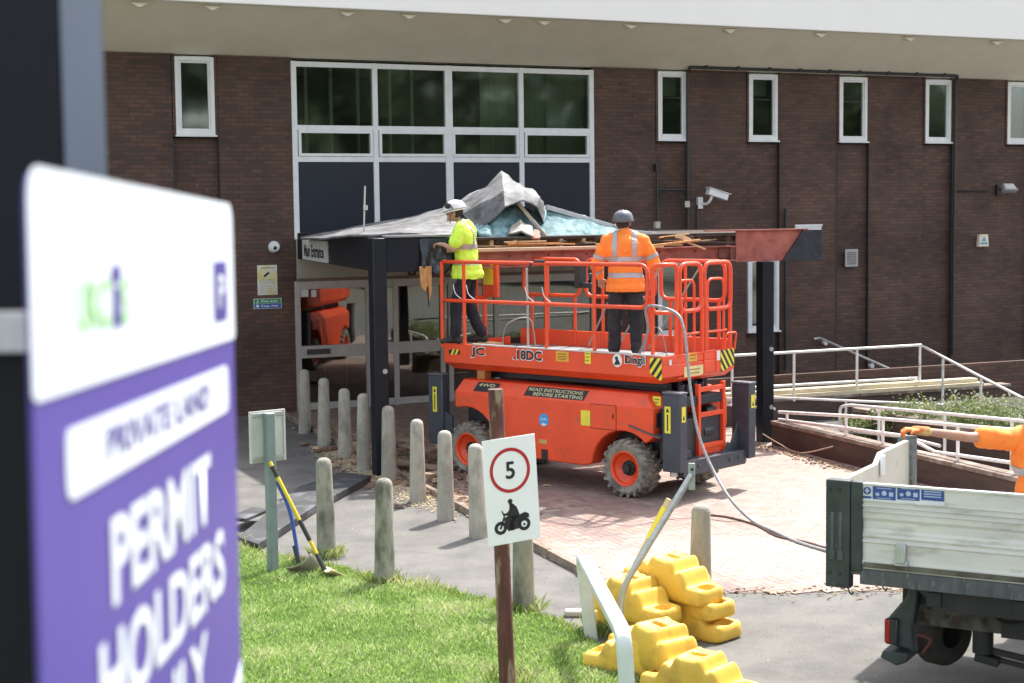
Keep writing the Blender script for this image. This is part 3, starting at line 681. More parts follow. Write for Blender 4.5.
# white cords at the guard loops
mb = MB()
for px in (456, 469, 528, 545): x, _ = LY(px, 290); mb.tube(smooth_path([(x-.05, .0, 2.62), (x, -.01, 2.5), (x+.10, 0, RM+.03)]), .006, 5)
mb.build('lanyard_cord', M_upvc, lift)
# lettering and labels on the platform side
def ly_box(px0, py0, px1, py1, y=0.):
    x0, z1 = LY(px0, py0, y); x1, z0 = LY(px1, py1, y); return x0, x1, z0, z1
M_lwht = mat('label_white', (.75, .75, .75), .5)
x0, x1, z0, z1 = ly_box(471, 347, 485, 358); text(lift, 'lettering', 'JC', M_lwht, x0-.012, x1+.012, z0-.012, z1+.012, -.003, .05); text(lift, 'lettering', 'JC', M_let, x0, x1, z0, z1, -.005, .03)
x0, x1, z0, z1 = ly_box(513, 349.5, 542, 361); text(lift, 'lettering', '.18DC', M_lwht, x0-.012, x1+.014, z0-.012, z1+.012, -.003, .05); text(lift, 'lettering', '.18DC', M_let, x0, x1, z0, z1, -.005, .03)
x0, x1, z0, z1 = ly_box(625, 355, 645, 367); text(lift, 'lettering', 'Dingli', M_lwht, x0-.012, x1+.012, z0-.012, z1+.012, -.003, .05); text(lift, 'lettering', 'Dingli', M_let, x0, x1, z0, z1, -.005, .03)
x0, x1, z0, z1 = ly_box(613, 354, 622, 367); flat(lift, 'emblem', M_lwht, [disc2((x0+x1)/2, (z0+z1)/2, .085, 18, .9)], -.003); flat(lift, 'emblem', M_let, [disc2(x0+.06, z1-.05, .025, 10), [(x0+.02, z0+.02), (x0+.12, z0+.03), (x0+.09, z0+.09), (x0+.05, z0+.08)]], -.006)
def label_flat(px0, py0, px1, py1, m, y=-.002, nm='warning_label', plane_y=0., lines=3):
    x0, x1, z0, z1 = ly_box(px0, py0, px1, py1, plane_y); o = flat(lift, nm, m, [rect(x0, x1, z0, z1)], plane_y+y)
    if lines:
        st = (z1-z0)/(lines+1)
        flat(o, 'print_line', mat('label_print', (.25, .18, .02), .6), [rect(x0+(x1-x0)*.15, x1-(x1-x0)*random.uniform(.15, .35), z1-st*(k+1)-.006, z1-st*(k+1)+.006) for k in range(lines)], plane_y+y-.0025)
    return o
label_flat(556, 351, 569, 362, mat('label_orange', (.75, .38, .04), .5)); label_flat(585, 350, 591, 364, M_ylab); 
o = label_flat(449, 349.5, 460, 354.5, M_let, lines=0, plane_y=.0)
flat(o, 'stripe', M_ylab, [[(LY(451+4*k, 354.5)[0], LY(451+4*k, 354.5)[1]), (LY(453+4*k, 354.5)[0], LY(453+4*k, 354.5)[1]), (LY(455+4*k, 349.5)[0], LY(455+4*k, 349.5)[1]), (LY(453+4*k, 349.5)[0], LY(453+4*k, 349.5)[1])] for k in range(2)], -.005)
def hazard(x0, x1, z0, z1, M=None, y=-.003, flip=1, cut=0.05):
    base = [(x0, z0+cut), (x0, z1), (x1, z1), (x1, z0)] if flip > 0 else [(x0, z0), (x0, z1), (x1, z1), (x1, z0+cut)]
    o = flat(lift, 'hazard_panel', M_ylab, [base], y, M=M)
    def clip(poly):   # clip stripe polygon to base (convex)
        out = poly
        cx = sum(p[0] for p in base)/4; cz = sum(p[1] for p in base)/4
        for i in range(4):
            a = base[i]; b = base[(i+1) % 4]; sgn = 1 if ((b[0]-a[0])*(cz-a[1])-(b[1]-a[1])*(cx-a[0])) > 0 else -1
            new = []
            for j in range(len(out)):
                p, q = out[j-1], out[j]; f = lambda t: sgn*((b[0]-a[0])*(t[1]-a[1])-(b[1]-a[1])*(t[0]-a[0]))
                fp, fq = f(p), f(q)
                if fp*fq < 0: k = fp/(fp-fq); new.append((p[0]+(q[0]-p[0])*k, p[1]+(q[1]-p[1])*k))
                if fq >= 0: new.append(q)
            out = new
            if not out: return None
        return out
    st = []
    for k in range(-4, 6):
        c = z0+k*.135; s_ = flip*(x1-x0)*1.3
        q = clip([(x0, c), (x1, c+s_), (x1, c+s_+.065), (x0, c+.065)])
        if q and len(q) > 2: st.append(q)
    flat(o, 'stripe', M_let, st, y-.002, M=M)
hazard(LY(650, 360)[0], LY(662, 360)[0], 1.50, 1.79, flip=1, cut=.1)
hazard(LX(720.5, 350)[0], Wd-.01, 1.52, 1.81, M=EZ, flip=-1, cut=.08)
def lxlab(px0, py0, px1, py1, m, x=0., lines=2):
    y0_, z1_ = LX(px0, py0, x); y1_, z0_ = LX(px1, py1, x); o = flat(lift, 'warning_label', m, [rect(y0_, y1_, z0_, z1_)], -.002, M=Matrix.Translation((x, 0, 0)) @ EZ)
    if lines:
        st = (z1_-z0_)/(lines+1)
        flat(o, 'print_line', mat('label_print', (.25, .18, .02), .6), [rect(y0_+(y1_-y0_)*.15, y1_-(y1_-y0_)*.2, z1_-st*(k+1)-.006, z1_-st*(k+1)+.006) for k in range(lines)], -.0045, M=Matrix.Translation((x, 0, 0)) @ EZ)
lxlab(688, 353, 697, 361, mat('label_orange', (.75, .38, .04), .5)); lxlab(684, 367, 703, 375, mat('label_pale_yellow', (.72, .62, .30), .5)); lxlab(716, 351, 720, 360, M_lwht, lines=0); lxlab(669, 360, 671.5, 365, M_lwht, lines=0)

# scissor stack and chassis
mb = MB()
for y in (.38, .62, .93, 1.15):
    mb.bar((-3.35, y, 1.40), (-.2, y, 1.43), .05, .12); mb.bar((-3.35, y+.06, 1.44), (-.2, y+.06, 1.37), .05, .12)
mb.build('scissor_arms', mat('scissor_navy', (.015, .018, .032), .4), lift, bevel=.01)
mb = MB()
for k in range(4): mb.cyl((-.05, .45+.14*k, 1.30), (-.05, .45+.14*k, 1.42), .045, 12)
mb.box(-.15, .08, .4, 1.15, 1.16, 1.28); mb.build('pivot_bushes', mat('scissor_navy', (.015, .018, .032), .4), lift, bevel=.008)
mb = MB(); x, z = LY(482, 375, .15); mb.box(x-.07, x+.07, .12, .26, 1.33, 1.47); mb.build('beacon', mat('beacon_amber', (.42, .16, .05), .4), lift, bevel=.01)
mb = MB(); mb.box(-3.6, .05, .32, 1.23, .42, 1.0); mb.box(-.55-.2, -.55+.2, .3, 1.25, .33, .43).box(-3.5, -3.1, .3, 1.25, .33, .43); mb.build('chassis', mat('chassis_dark', (.030, .033, .040), .5), lift, bevel=.01)
# body cover with wheel arches: outline in side view
out = [(-3.52, 1.16), (-3.52, .96)]+[(-3.30+.56*math.cos(math.radians(a)), .40+.56*math.sin(math.radians(a))) for a in range(108, -3, -10)]+[(-2.70, .37), (-1.25, .35), (-1.13, .38)]
out += [(-.60+.50*math.cos(math.radians(a)), .38+.47*math.sin(math.radians(a))) for a in range(176, 42, -10)]+[(-.13, .80), (-.13, 1.16)]
for yy in ((-.03, .34), (1.21, 1.58)):
    mb = MB(); mb.prism(out, yy[0], yy[1], 'y')
    a, b = yy; c_, d_ = (yy[0]+.12, yy[1]) if yy[0] < 0 else (yy[0], yy[1]-.12)
    q = [(-3.52, a, 1.16), (-.13, a, 1.16), (-.13, b, 1.16), (-3.52, b, 1.16), (-3.46, c_, 1.33), (-.30, c_, 1.33), (-.30, d_, 1.33), (-3.46, d_, 1.33)]
    mb.add(q, [(4, 5, 6, 7), (0, 1, 5, 4), (1, 2, 6, 5), (2, 3, 7, 6), (3, 0, 4, 7)])
    mb.build('body_cover', M_oran, lift, bevel=.018, ang=30)
mb = MB(); mb.box(-3.46, -.3, .35, 1.2, 1.0, 1.27); mb.build('hood', M_oran, lift, bevel=.01)
# side cover marks
def plate(nm, px0, py0, px1, py1, m, y=-.032): 
    x0, x1, z0, z1 = ly_box(px0, py0, px1, py1, -.03); return flat(lift, nm, m, [rect(x0, x1, z0, z1)], y)
seam = mat('panel_seam', (.10, .015, .008), .6)
x0, x1, z0, z1 = ly_box(591, 404, 616, 430, -.03)
flat(lift, 'access_door', M_oran, [rect(x0, x1, z0, z1)], -.032, th=.006)
flat(lift, 'panel_seam', seam, [rect(x0-.008, x0, z0, z1), rect(x1, x1+.008, z0, z1), rect(x0-.008, x1+.008, z0-.008, z0), rect(x0-.008, x1+.008, z1, z1+.008)], -.032)
flat(lift, 'door_latch', M_let, [rect(x1-.05, x1-.03, z0+.14, z0+.2)], -.040)
xx, zz = LY(544, 420, -.03)
flat(lift, 'round_sticker', mat('sticker_blue', (.04, .33, .75), .5), [disc2(xx, zz, .085, 28, 1)], -.032); text(lift, 'round_sticker_print', 'SAFE', M_lwht, xx-.05, xx+.05, zz-.005, zz+.03, -.037); flat(lift, 'round_sticker_print', M_lwht, [[(xx-.05, zz-.06), (xx, zz-.035), (xx+.05, zz-.06), (xx, zz-.082)]], -.037)
plate('warning_label', 581, 410, 590.5, 426, M_ylab); plate('warning_label', 539, 439, 547, 444, mat('label_tan', (.55, .36, .12), .5))
plate('recess', 541.5, 449, 548, 460, M_let, -.032)
# slanted black stickers on the bevelled top edge
BM = Matrix(((1, 0, 0, 0), (0, .12/.17, .5, 0), (0, 1, 0, 0), (0, 0, 0, 1)))
def bevel_text(px0, px1, s, ln2=None):
    xa = LY(px0, 396, .0)[0]; xb = LY(px1, 396, 0.)[0]
    z_a, z_b = 1.185, 1.305; y_ = lambda z: -.03+(z-1.16)*.12/.17-.004
    mb = MB(); mb.add([(xa, y_(z_a), z_a), (xb, y_(z_a), z_a), (xb+.03, y_(z_b), z_b), (xa+.03, y_(z_b), z_b)], [(0, 1, 2, 3)]); o = mb.build('safety_sticker', M_let, lift, smooth=False)
    Mx = Matrix(((1, 0, 0, 0), (0, 1, .12/.17, -.03-1.16*.12/.17-.006), (0, 0, 1, 0), (0, 0, 0, 1)))
    text(o, 'wording', s, mat('print_cream', (.6, .6, .35), .6), xa+.06, xb-.05, 1.25, 1.29, 0, .01, M=Mx)
    if ln2: text(o, 'wording', ln2, mat('print_cream', (.6, .6, .35), .6), xa+.16, xb-.03, 1.197, 1.237, 0, .01, M=Mx)
bevel_text(474, 496, '4WD'); bevel_text(524, 584, 'READ INSTRUCTIONS', 'BEFORE STARTING')
mb = MB(); y0_, z0_ = LX(630, 418, -.13)
mb.box(-.129, -.124, .04, .12, .92, 1.10); mb.build('end_grille', mat('chassis_dark', (.03, .033, .04), .5), lift)
# wheels
M_tyre = mat('dusty_tyre', (.25, .235, .20), .95, var=.3, scale=12, bump=.3, col2=(.11, .105, .095), c2scale=8)
def wheel(x, y, side, z=.375):
    R = .375; wdt = .29; ya = y; 
    mb = MB(); pr = [(.20, .02), (.225, 0), (.30, -.012), (.335, .02), (.345, .07), (.345, wdt-.07), (.335, wdt-.02), (.30, wdt+.01), (.21, wdt)]
    if side < 0: pr = [(a, wdt-b) for a, b in pr]
    mb.lathe(pr, (x, ya, z), 'y', 40)
    for k in range(20):
        a = 2*PI*k/20
        for h in (0, 1):
            a2 = a+h*PI/20; M_ = Matrix.Translation((x, ya, z)) @ Matrix.Rotation(-a2, 4, 'Y')
            b = MB(M_); y_in, y_out = (wdt*.46, -.006) if h == 0 else (wdt*.54, wdt+.006)
            c0 = .00; c1 = .05
            b.add([(R-.045, y_out, -.024+c1), (R-.045, y_out, .024+c1), (R-.045, y_in, .024-c0), (R-.045, y_in, -.024-c0), (R-.012, y_out, -.018+c1), (R-.012, y_out, .018+c1), (R+.004, y_in, .018-c0), (R+.004, y_in, -.018-c0)], [(0, 1, 2, 3), (7, 6, 5, 4), (0, 4, 5, 1), (1, 5, 6, 2), (2, 6, 7, 3), (3, 7, 4, 0)])
            o_ = y_out
            yo1 = .03 if h == 0 else wdt-.03
            b.add([(R-.10, o_+(.004 if h == 0 else -.004), -.01+c1*1.3), (R-.10, o_+(.004 if h == 0 else -.004), .022+c1*1.3), (R-.045, yo1, .024+c1), (R-.045, yo1, -.024+c1), (R-.09, o_-.008 if h == 0 else o_+.008, 0+c1*1.3), (R-.09, o_-.008 if h == 0 else o_+.008, .016+c1*1.3), (R-.014, o_, .018+c1), (R-.014, o_, -.018+c1)], [(0, 1, 2, 3), (7, 6, 5, 4), (0, 4, 5, 1), (1, 5, 6, 2), (2, 6, 7, 3), (3, 7, 4, 0)])
            mb.v_off = 0; base = len(mb.v); mb.v += b.v; mb.f += [[i+base for i in f] for f in b.f]
    whl = empty('wheel', (0, 0, 0)); whl.parent = lift
    mb.build('tyre', M_tyre, whl, bevel=.004, seg=1)
    s_ = 1 if side > 0 else -1; y0 = ya if side > 0 else ya+wdt
    mb = MB(); pr = [(.0, .10), (.11, .10), (.14, .085), (.185, .05), (.195, .01), (.215, -.004), (.226, 0), (.226, .03)]
    mb.lathe([(a, s_*b) for a, b in pr], (x, y0, z), 'y', 40)
    mb.build('rim', M_oran, whl)
    mb = MB(); mb.lathe([(0, s_*.03), (.05, s_*.03), (.055, s_*.045), (.055, s_*.07), (.095, s_*.075), (.10, s_*.11)], (x, y0, z), 'y', 24)
    for k in range(8): a = 2*PI*k/8; p = Vector((x+.078*math.cos(a), y0, z+.078*math.sin(a))); mb.cyl(p+Vector((0, s_*.055, 0)), p+Vector((0, s_*.08, 0)), .012, 6)
    mb.build('hub', mat('hub_black', (.02, .02, .022), .5), whl)
wheel(-.57, -.04, 1); wheel(-3.30, -.02, 1); wheel(-.57, 1.30, -1); wheel(-3.30, 1.30, -1)
# outriggers
def outrigger(x, y, side):
    o = MB().box(x, x+.27, y, y+.15, .40, 1.36).build('outrigger', M_slate, lift, bevel=.012)
    MB().box(x-.006, x+.276, y-.006, y+.156, 1.36, 1.385).build('cap', mat('slate_light', (.11, .12, .14), .45), o, bevel=.006)
    MB().cyl((x+.12, y+.075, .34), (x+.12, y+.075, .42), .05).build('jack_ram', M_galv, o)
    return o
for (x, y) in ((.02, -.04), (.02, 1.46), (-4.02, -.04), (-4.02, 1.46)): outrigger(x, y, 1)
def yl(x0, x1, z0, z1, y): o = flat(lift, 'warning_label', M_ylab, [rect(x0, x1, z0, z1)], y); flat(o, 'symbol', M_let, [[(x0+.2*(x1-x0), z1-.07), (x1-.2*(x1-x0), z1-.07), ((x0+x1)/2, z1-.02)], rect(x0+.4*(x1-x0), x1-.4*(x1-x0), z0+.03, z1-.1)], y-.0025)
yl(.06, .15, .88, 1.21, -.043)
yl(-3.93, -3.85, .85, 1.2, -.043)
def ylx(y0, y1, z0, z1, x): o = flat(lift, 'warning_label', M_ylab, [rect(y0, y1, z0, z1)], -.002, M=Matrix.Translation((x, 0, 0)) @ EZ); flat(o, 'symbol', M_let, [[(y0+.02, z0+.03), (y1-.02, z0+.03), ((y0+y1)/2, z0+.09)]], -.0045, M=Matrix.Translation((x, 0, 0)) @ EZ)
ylx(-.01, .07, 1.02, 1.21, .291); ylx(1.50, 1.58, 1.05, 1.22, .291)
MB().box(-3.9, -3.78, .1, 1.46, .33, .52).build('bumper_beam', M_slate, lift, bevel=.01)
MB().prism([(-4.02, 1.0), (-3.6, .8), (-3.6, .5), (-4.02, .45)], .0, .03, 'y').build('outrigger_bracket', M_slate, lift)
mb = MB(); mb.box(.08, .24, .1, 1.46, .33, .52); mb.prism([(.11, .52), (.45, .52), (.40, .62), (.11, .68)], .10, .13, 'x'); mb.prism([(1.46, .9), (1.46, .35), (.95, .35), (1.1, .52), (1.3, .62)], .1, .13, 'x')

for yy in (.3, .42, 1.1, 1.3): mb.cyl((.235, yy, .43), (.255, yy, .43), .025, 12)
for yy in (1.2, 1.35): mb.cyl((.125, yy, .62-.1*(1.35-yy)), (.145, yy, .62-.1*(1.35-yy)), .03, 12)
mb.build('bumper_beam', M_slate, lift, bevel=.01)
# ladder
mb = MB(); 
for yy in (.62, 1.16): mb.box(.04, .10, yy, yy+.05, .50, 1.42)
for zz in (.60, 1.0, 1.32): mb.box(.045, .095, .66, 1.17, zz, zz+.06)
mb.box(.05, .08, .66, 1.17, .52, .62); mb.build('ladder', M_oran, lift, bevel=.006)
# dark plant in the gap beside the body
mb = MB(); mb.box(-.12, .0, .1, .5, .5, 1.15); mb.cyl((-.02, .8, .8), (-.02, 1.0, .8), .09); mb.cyl((-.03, .9, 1.05), (-.03, 1.1, 1.05), .07); mb.tube(smooth_path([(-.02, .5, .8), (.03, .7, 1.1), (.02, .9, .75), (0, 1.1, 1.0)]), .018, 6)
mb.build('hydraulics', mat('hydraulic_black', (.02, .022, .026), .4), lift, bevel=.01)
MB().prism([(-.02, .80), (-.50, .92), (-.50, .94), (-.02, .82)], -.05, .35, 'y').build('mudguard', mat('mudguard_grey', (.09, .095, .1), .5), lift)
label_flat(653, 396, 661, 406, M_ylab, plane_y=.09, lines=2)

# ================================================================== CANOPY
CA = Vector((-1.72, 22.05)); CB = Vector((4.86, 25.25)); cdir = (CB-CA).normalized(); CL = (CB-CA).length; CT = math.atan2(cdir.y, cdir.x)
can = empty('entrance_canopy', (CA.x, CA.y, 0), CT, 'part dismantled flat entrance canopy on two black posts with stripped red beam', 'canopy')
CM = Matrix.Translation((CA.x, CA.y, 0)) @ Matrix.Rotation(CT, 4, 'Z'); CMi = CM.inverted(); CNy = CM.to_3x3() @ Vector((0, 1, 0))
def CY(px, py, y=0.): q = CMi @ hit(px, py, CM @ Vector((0, y, 0)), CNy); return q.x, q.z
wl = CMi @ Vector((-3.80, 29.15, 0)); BK = Vector((wl.x, wl.y)); sk = BK
def sheared(x, t): return (x+sk.x*t, sk.y*t)
M_clad = mat('black_cladding', (.008, .012, .02), .4, var=.3, scale=2, spec=.3)
M_red = mat('red_primer', (.34, .11, .085), .75, var=.25, scale=4, col2=(.20, .055, .04), c2scale=5, c2lo=.5, c2hi=.7)
M_rust = mat('rusty_steel', (.16, .06, .045), .8, var=.3, scale=12)
ZT, ZB_ = 3.27, 2.80
xL = CY(378, 300)[0]; xR = CY(765, 300)[0]
for x in (xL, xR):
    p = MB().box(x-.10, x+.10, -.10, .10, 0, ZB_-.004 if x > 2 else ZT-.004).build('post', M_blackp, can, bevel=.012)
    for z in (.55, 1.45): MB().cyl((x+.1, 0, z), (x+.12, 0, z), .04, 14).cyl((x+.04, -.1, z), (x+.04, -.12, z), .035, 14).build('bolt', M_galv, p)
# side fascia from the wall to the front corner, and what is left of the front fascia
x0 = CY(384, 300)[0]
mb = MB(); a = Vector((x0-.02, 0)); b = Vector((sk.x+x0, sk.y))
d = (b-a).normalized(); nn = Vector((-d.y, d.x))
mb.bar((a.x, a.y, (ZT+ZB_)/2), (b.x, b.y, (ZT+ZB_)/2), .05, ZT-ZB_)
mb.build('side_fascia', M_clad, can, bevel=.006)
xe_ = CY(420, 260)[0]
MB().box(x0+.03, xe_, -.05, .0, ZB_, ZT).build('front_fascia', M_clad, can, bevel=.006)
MB().box(x0+.0, xe_+.6, -.09, .04, ZT+.002, ZT+.035).build('edge_trim', mat('lead_grey', (.28, .29, .3), .5), can, bevel=.005)
# torn cladding piece
xf = CY(452, 255)[0]; nx, nz = 14, 12; vs = []; fs = []
for i in range(nx+1):
    for j in range(nz+1):
        u, v = i/nx, j/nz; x = xe_-.02+(xf-xe_+.02)*u; zb = ZB_-.02-.10*noise.noise((u*4, 1, 2))-.02*math.sin(u*19)
        z = zb+(ZT-.01-zb)*v; vs.append((x+.03*noise.noise((u*3, v*3, 8)), -.07-.10*(1-v)*noise.noise((u*3.3, v*2, 4))-.05*abs(math.sin(u*9+v*3))*(1-v), z))
for i in range(nx):
    for j in range(nz): a_ = i*(nz+1)+j; fs.append((a_, a_+nz+1, a_+nz+2, a_+1))
M_torn = mat('torn_felt', (.026, .032, .042), .38, var=.5, scale=7, col2=(.26, .27, .29), c2scale=11, c2lo=.55, c2hi=.72, stretch=(1.6, 1, .6))
o = MB().add(vs, fs).build('torn_cladding', M_torn, can); md = o.modifiers.new('s', 'SOLIDIFY'); md.thickness = .015
# splintered board hanging from it
M_splint = mat('splintered_ply', (.52, .26, .10), .8, var=.3, scale=9, stretch=(3, 1, 1))
a_, za = CY(419, 270, -.1); b_, _ = CY(431, 270, -.1); _, zc = CY(425, 300, -.1)
flat(can, 'splintered_board', M_splint, [[(a_, za+.05), (a_+.02, zc+.18), (a_+.09, zc+.12), (a_+.10, zc+.2), (a_+.13, zc-.06), (b_-.0, zc+.12), (b_, za+.05)]], -.10, th=.02)
flat(can, 'splintered_board', M_let, [[(a_+.10, zc+.16), (a_+.12, zc-.10), (a_+.135, zc-.1), (a_+.125, zc+.2)]], -.125, th=.006)
# main beam (I section)
xa = xf-.12; xb = CY(735, 250)[0]; xc = CY(800, 250)[0]
mb = MB(); mb.box(xa, xb, .02, .035, 2.84, 3.03); mb.box(xa, xb, -.07, .12, 2.82, 2.84); mb.box(xa, xb, -.07, .12, 3.03, 3.05); beam = mb.build('main_beam', M_red, can, bevel=.003)
mb = MB(); 
for x in np.arange(xa+.4, xb, .62): mb.cyl((x, .018, 2.98), (x, .012, 2.98), .016, 8)
mb.build('bolt_hole', M_let, beam)
x3, _ = CY(785, 260)
mb = MB(); mb.prism([(xb, 2.80), (x3, 2.80), (xc+.05, ZT), (xb, ZT)], -.03, -.01, 'y'); mb.box(xb-.5, xc+.1, -.07, .10, ZT, ZT+.02); mb.build('end_plate', M_red, can)
MB().box(xb-.12, xb-.10, -.06, .1, 2.85, 3.03).box(xb-.30, xb-.12, -.02, .0, 2.86, 3.02).build('splice_plate', M_rust, can)
xz, _ = CY(789, 250); xend, _ = CY(820, 250)
mb = MB(); mb.prism([(CY(780, 265)[0], 2.79), (xend, 2.79), (xend, ZT+.0), (CY(801, 235)[0], ZT)], -.075, -.035, 'y'); mb.box(xend-.03, xend, -.03, .5, 2.79, ZT); mb.build('end_cladding', mat('scuffed_cladding', (.018, .022, .030), .45, var=.5, scale=5, col2=(.10, .11, .12), c2scale=8, c2lo=.6, c2hi=.75), can, bevel=.005)
# timber on the beam, roof joists, deck
mb = MB(); mb.bar((xa, -.05, 3.075), (CY(660, 250)[0], -.05, 3.07), .12, .045); mb.build('wall_plate_timber', mat('pale_timber', (.55, .38, .26), .8, var=.2, scale=4, stretch=(.6, 4, 8)), can, bevel=.004)
jj = np.linspace(xa+.1, xend-.3, 17)
for i, x in enumerate(jj):
    p = sheared(x, .03); q = sheared(x, .97); MB().bar((p[0], p[1]+.1, 3.13), (q[0], q[1], 3.13), .05, .14).build('joist', M_wood, can)
mb = MB(); q = [sheared(-.0+x0, .0), sheared(xend-.05, .0), sheared(xend-.05, .995), sheared(x0, .995)]
q[0] = (q[0][0], .25); q[1] = (q[1][0], .45)
mb.prism(q, 3.205, 3.24, 'z'); mb.build('roof_deck', mat('dark_deck_board', (.05, .035, .028), .9, var=.4, scale=3), can)
MB().prism([(q[0][0], .02), (xe_+.4, .02), (xe_+.4, .3), (q[0][0], .3)], 3.21, 3.245, 'z').build('roof_deck', mat('dark_deck_board', (.05, .035, .028), .9), can)
random.seed(11)
# broken battens along the stripped edge
mat('dark_timber', (.05, .032, .025), .9)
for k in range(26):
    x = random.uniform(xf, xb-.1); ln = random.uniform(.25, 1.1); a = random.uniform(-.2, .2)
    z = random.uniform(3.09, 3.20); 
    MB().bar((x, random.uniform(.0, .25), z), (min(x+ln*math.cos(a), xb-.02), random.uniform(.0, .35), z+random.uniform(-.03, .05)), random.uniform(.02, .06), .02).build('broken_batten', random.choice([M_wood, M_splint, mat('dark_timber', (.05, .032, .025), .9), MATS['dark_timber'], MATS['dark_timber']]), can)
for k in range(5):
    x = CY(600+34*k, 240)[0]
    MB().box(x, x+.5, .1, .16, 3.06, 3.20+.02*random.random()).build('broken_batten', mat('dark_timber', (.07, .045, .035), .9), can)
xq, zq = CY(678, 240); mb = MB().bar((xq-.08, -.12, 3.22), (xq+.12, -.12, 3.14), .10, .07).bar((xq+.08, -.10, 3.13), (CY(702, 248)[0], -.08, 3.01), .04, .025); mb.build('splintered_timber', mat('pale_splinter', (.66, .48, .30), .8, var=.3, scale=10), can)
# main entrance sign on the side fascia: plane of the fascia
SM = Matrix.Translation((b.x, b.y, 0)) @ Matrix.Rotation(math.atan2(-d.y, -d.x), 4, 'Z')
sgn = empty('entrance_sign', (0, 0, 0), label='small pale sign reading Main Entrance fixed to the black side of the canopy', cat='sign')
sgn.matrix_world = CM @ SM
def SG(px, py):
    Mw = CM @ SM; q = Mw.inverted() @ hit(px, py, Mw @ Vector((0, -.035, 0)), Mw.to_3x3() @ Vector((0, 1, 0))); return q.x, q.z
sx0, sz1 = SG(303.5, 242.5); sx1, sz0 = SG(328.5, 262.5); _, sz1 = SG(303.5, 242.0)
sz1 += .05; sz0 -= .02
MB().box(sx0, sx1, -.06, -.03, sz0+.01, sz1).build('panel', mat('sign_grey', (.68, .68, .66), .5), sgn, bevel=.004)
mxs = (sx1-sx0); text(sgn, 'wording', 'Main Entrance', M_let, sx0+mxs*.08, sx1-mxs*.12, sz0+.07, sz1-.08, -.0625, .03)
# ---------------------------------------------------------------- roofing sheet, insulation, roof clutter
def cloth(name, pts, us, vs_, m, thick=.03, label=None, cat=None, amp=.04, sc=2.5, seed=0, sub=10, parent=None, ang=60):
    # pts: grid [i][j] of control points, bilinear-smooth interpolated then crumpled
    ni, nj = len(pts), len(pts[0]); V = []; Fa = []; A = np.array(pts, float)
    def samp(u, v):
        fu = u*(ni-1); fv = v*(nj-1); i = min(int(fu), ni-2); j = min(int(fv), nj-2); a = fu-i; b = fv-j; a = a*a*(3-2*a)*.5+a*.5; b = b*b*(3-2*b)*.5+b*.5
        return A[i][j]*(1-a)*(1-b)+A[i+1][j]*a*(1-b)+A[i][j+1]*(1-a)*b+A[i+1][j+1]*a*b
    NU, NV = (ni-1)*sub, (nj-1)*sub
    for i in range(NU+1):
        for j in range(NV+1):
            p = samp(i/NU, j/NV); n1 = noise.noise(Vector(p)*sc+Vector((seed, 0, 0))); n2 = noise.noise(Vector(p)*sc*2.3+Vector((seed, 5, 0))); 
            rg = 1-abs(noise.noise(Vector((p[0]*sc*.8, p[1]*sc*.3, p[2]*sc*.8+seed))))*2; rg += .6*(1-abs(noise.noise(Vector((p[0]*sc*1.7+9, p[1]*sc*.8, p[2]*sc*1.9+seed))))*3)
            V.append((p[0]+amp*.4*n2, p[1]+amp*1.5*n1+amp*.7*n2, p[2]+amp*(n1*.6+.4*n2+.5*rg)))
    for i in range(NU):
        for j in range(NV): k = i*(NV+1)+j; Fa.append((k, k+NV+1, k+NV+2, k+1))
    o = MB().add(V, Fa).build(name, m, parent, ang=ang)
    md = o.modifiers.new('s', 'SOLIDIFY'); md.thickness = thick
    return tag(o, label, cat)
def RP(px, py, Y): p = AT(px, py, Y); return (p.x, p.y, p.z)
M_felt = mat('grey_roofing', (.175, .178, .185), .7, var=.35, scale=3, bump=.8, bscale=8, col2=(.06, .058, .058), c2scale=2.6, c2lo=.42, c2hi=.60)
M_teal = mat('teal_insulation', (.20, .33, .345), .8, var=.45, scale=5, bump=.9, bscale=9, col2=(.035, .10, .12), c2scale=3.4, c2lo=.42, c2hi=.62)
# flat grey sheet lying on the roof, lifted towards the middle
cloth('roofing_sheet', [[RP(300, 239, 25.6), RP(303, 238, 27.6)], [RP(352, 236, 23.2), RP(360, 226, 27.2)], [RP(400, 234, 22.6), RP(420, 215, 26.8)], [RP(452, 238, 22.7), RP(452, 205, 26.2)], [RP(478, 240, 23.6), RP(476, 200, 26.0)]], 0, 0, M_felt, amp=.035, sc=1.3,
      label='light grey roofing sheet lying flat on the left end of the canopy roof', cat='roofing sheet')
# peaked fold of the same membrane
cloth('roofing_membrane', [[RP(452, 236, 24.0), RP(449, 222, 24.5), RP(452, 207, 25.3)], [RP(474, 233, 23.9), RP(468, 212, 24.3), RP(470, 196, 25.2)], [RP(492, 222, 23.8), RP(488, 200, 24.1), RP(488, 186, 25.0)], [RP(506, 207, 23.7), RP(504, 192, 24.0), RP(501, 172, 25.1)], [RP(524, 201, 23.8), RP(524, 192, 24.1), RP(520, 185, 24.7)], [RP(537, 207, 24.0), RP(540, 199, 24.3), RP(533, 190, 24.8)], [RP(545, 228, 24.3), RP(546, 215, 24.6), RP(543, 203, 25.0)]],
      0, 0, M_felt, amp=.045, sc=3.0, seed=3, thick=.012, sub=5, ang=16, label='torn grey roofing membrane folded up into a peak above the canopy', cat='roofing membrane')
cloth('insulation_quilt', [[RP(462, 238, 23.8), RP(466, 228, 24.2)], [RP(482, 240, 23.6), RP(483, 215, 24.4)], [RP(500, 241, 23.6), RP(500, 207, 24.3)], [RP(517, 241, 23.7), RP(519, 208, 24.5)], [RP(532, 240, 23.9), RP(530, 215, 24.6)], [RP(545, 240, 24.0), RP(546, 212, 24.8)]], 0, 0, M_teal, amp=.09, sc=3.2, seed=9, thick=.06,
      label='crumpled teal insulation spilling out under the folded grey membrane', cat='insulation')
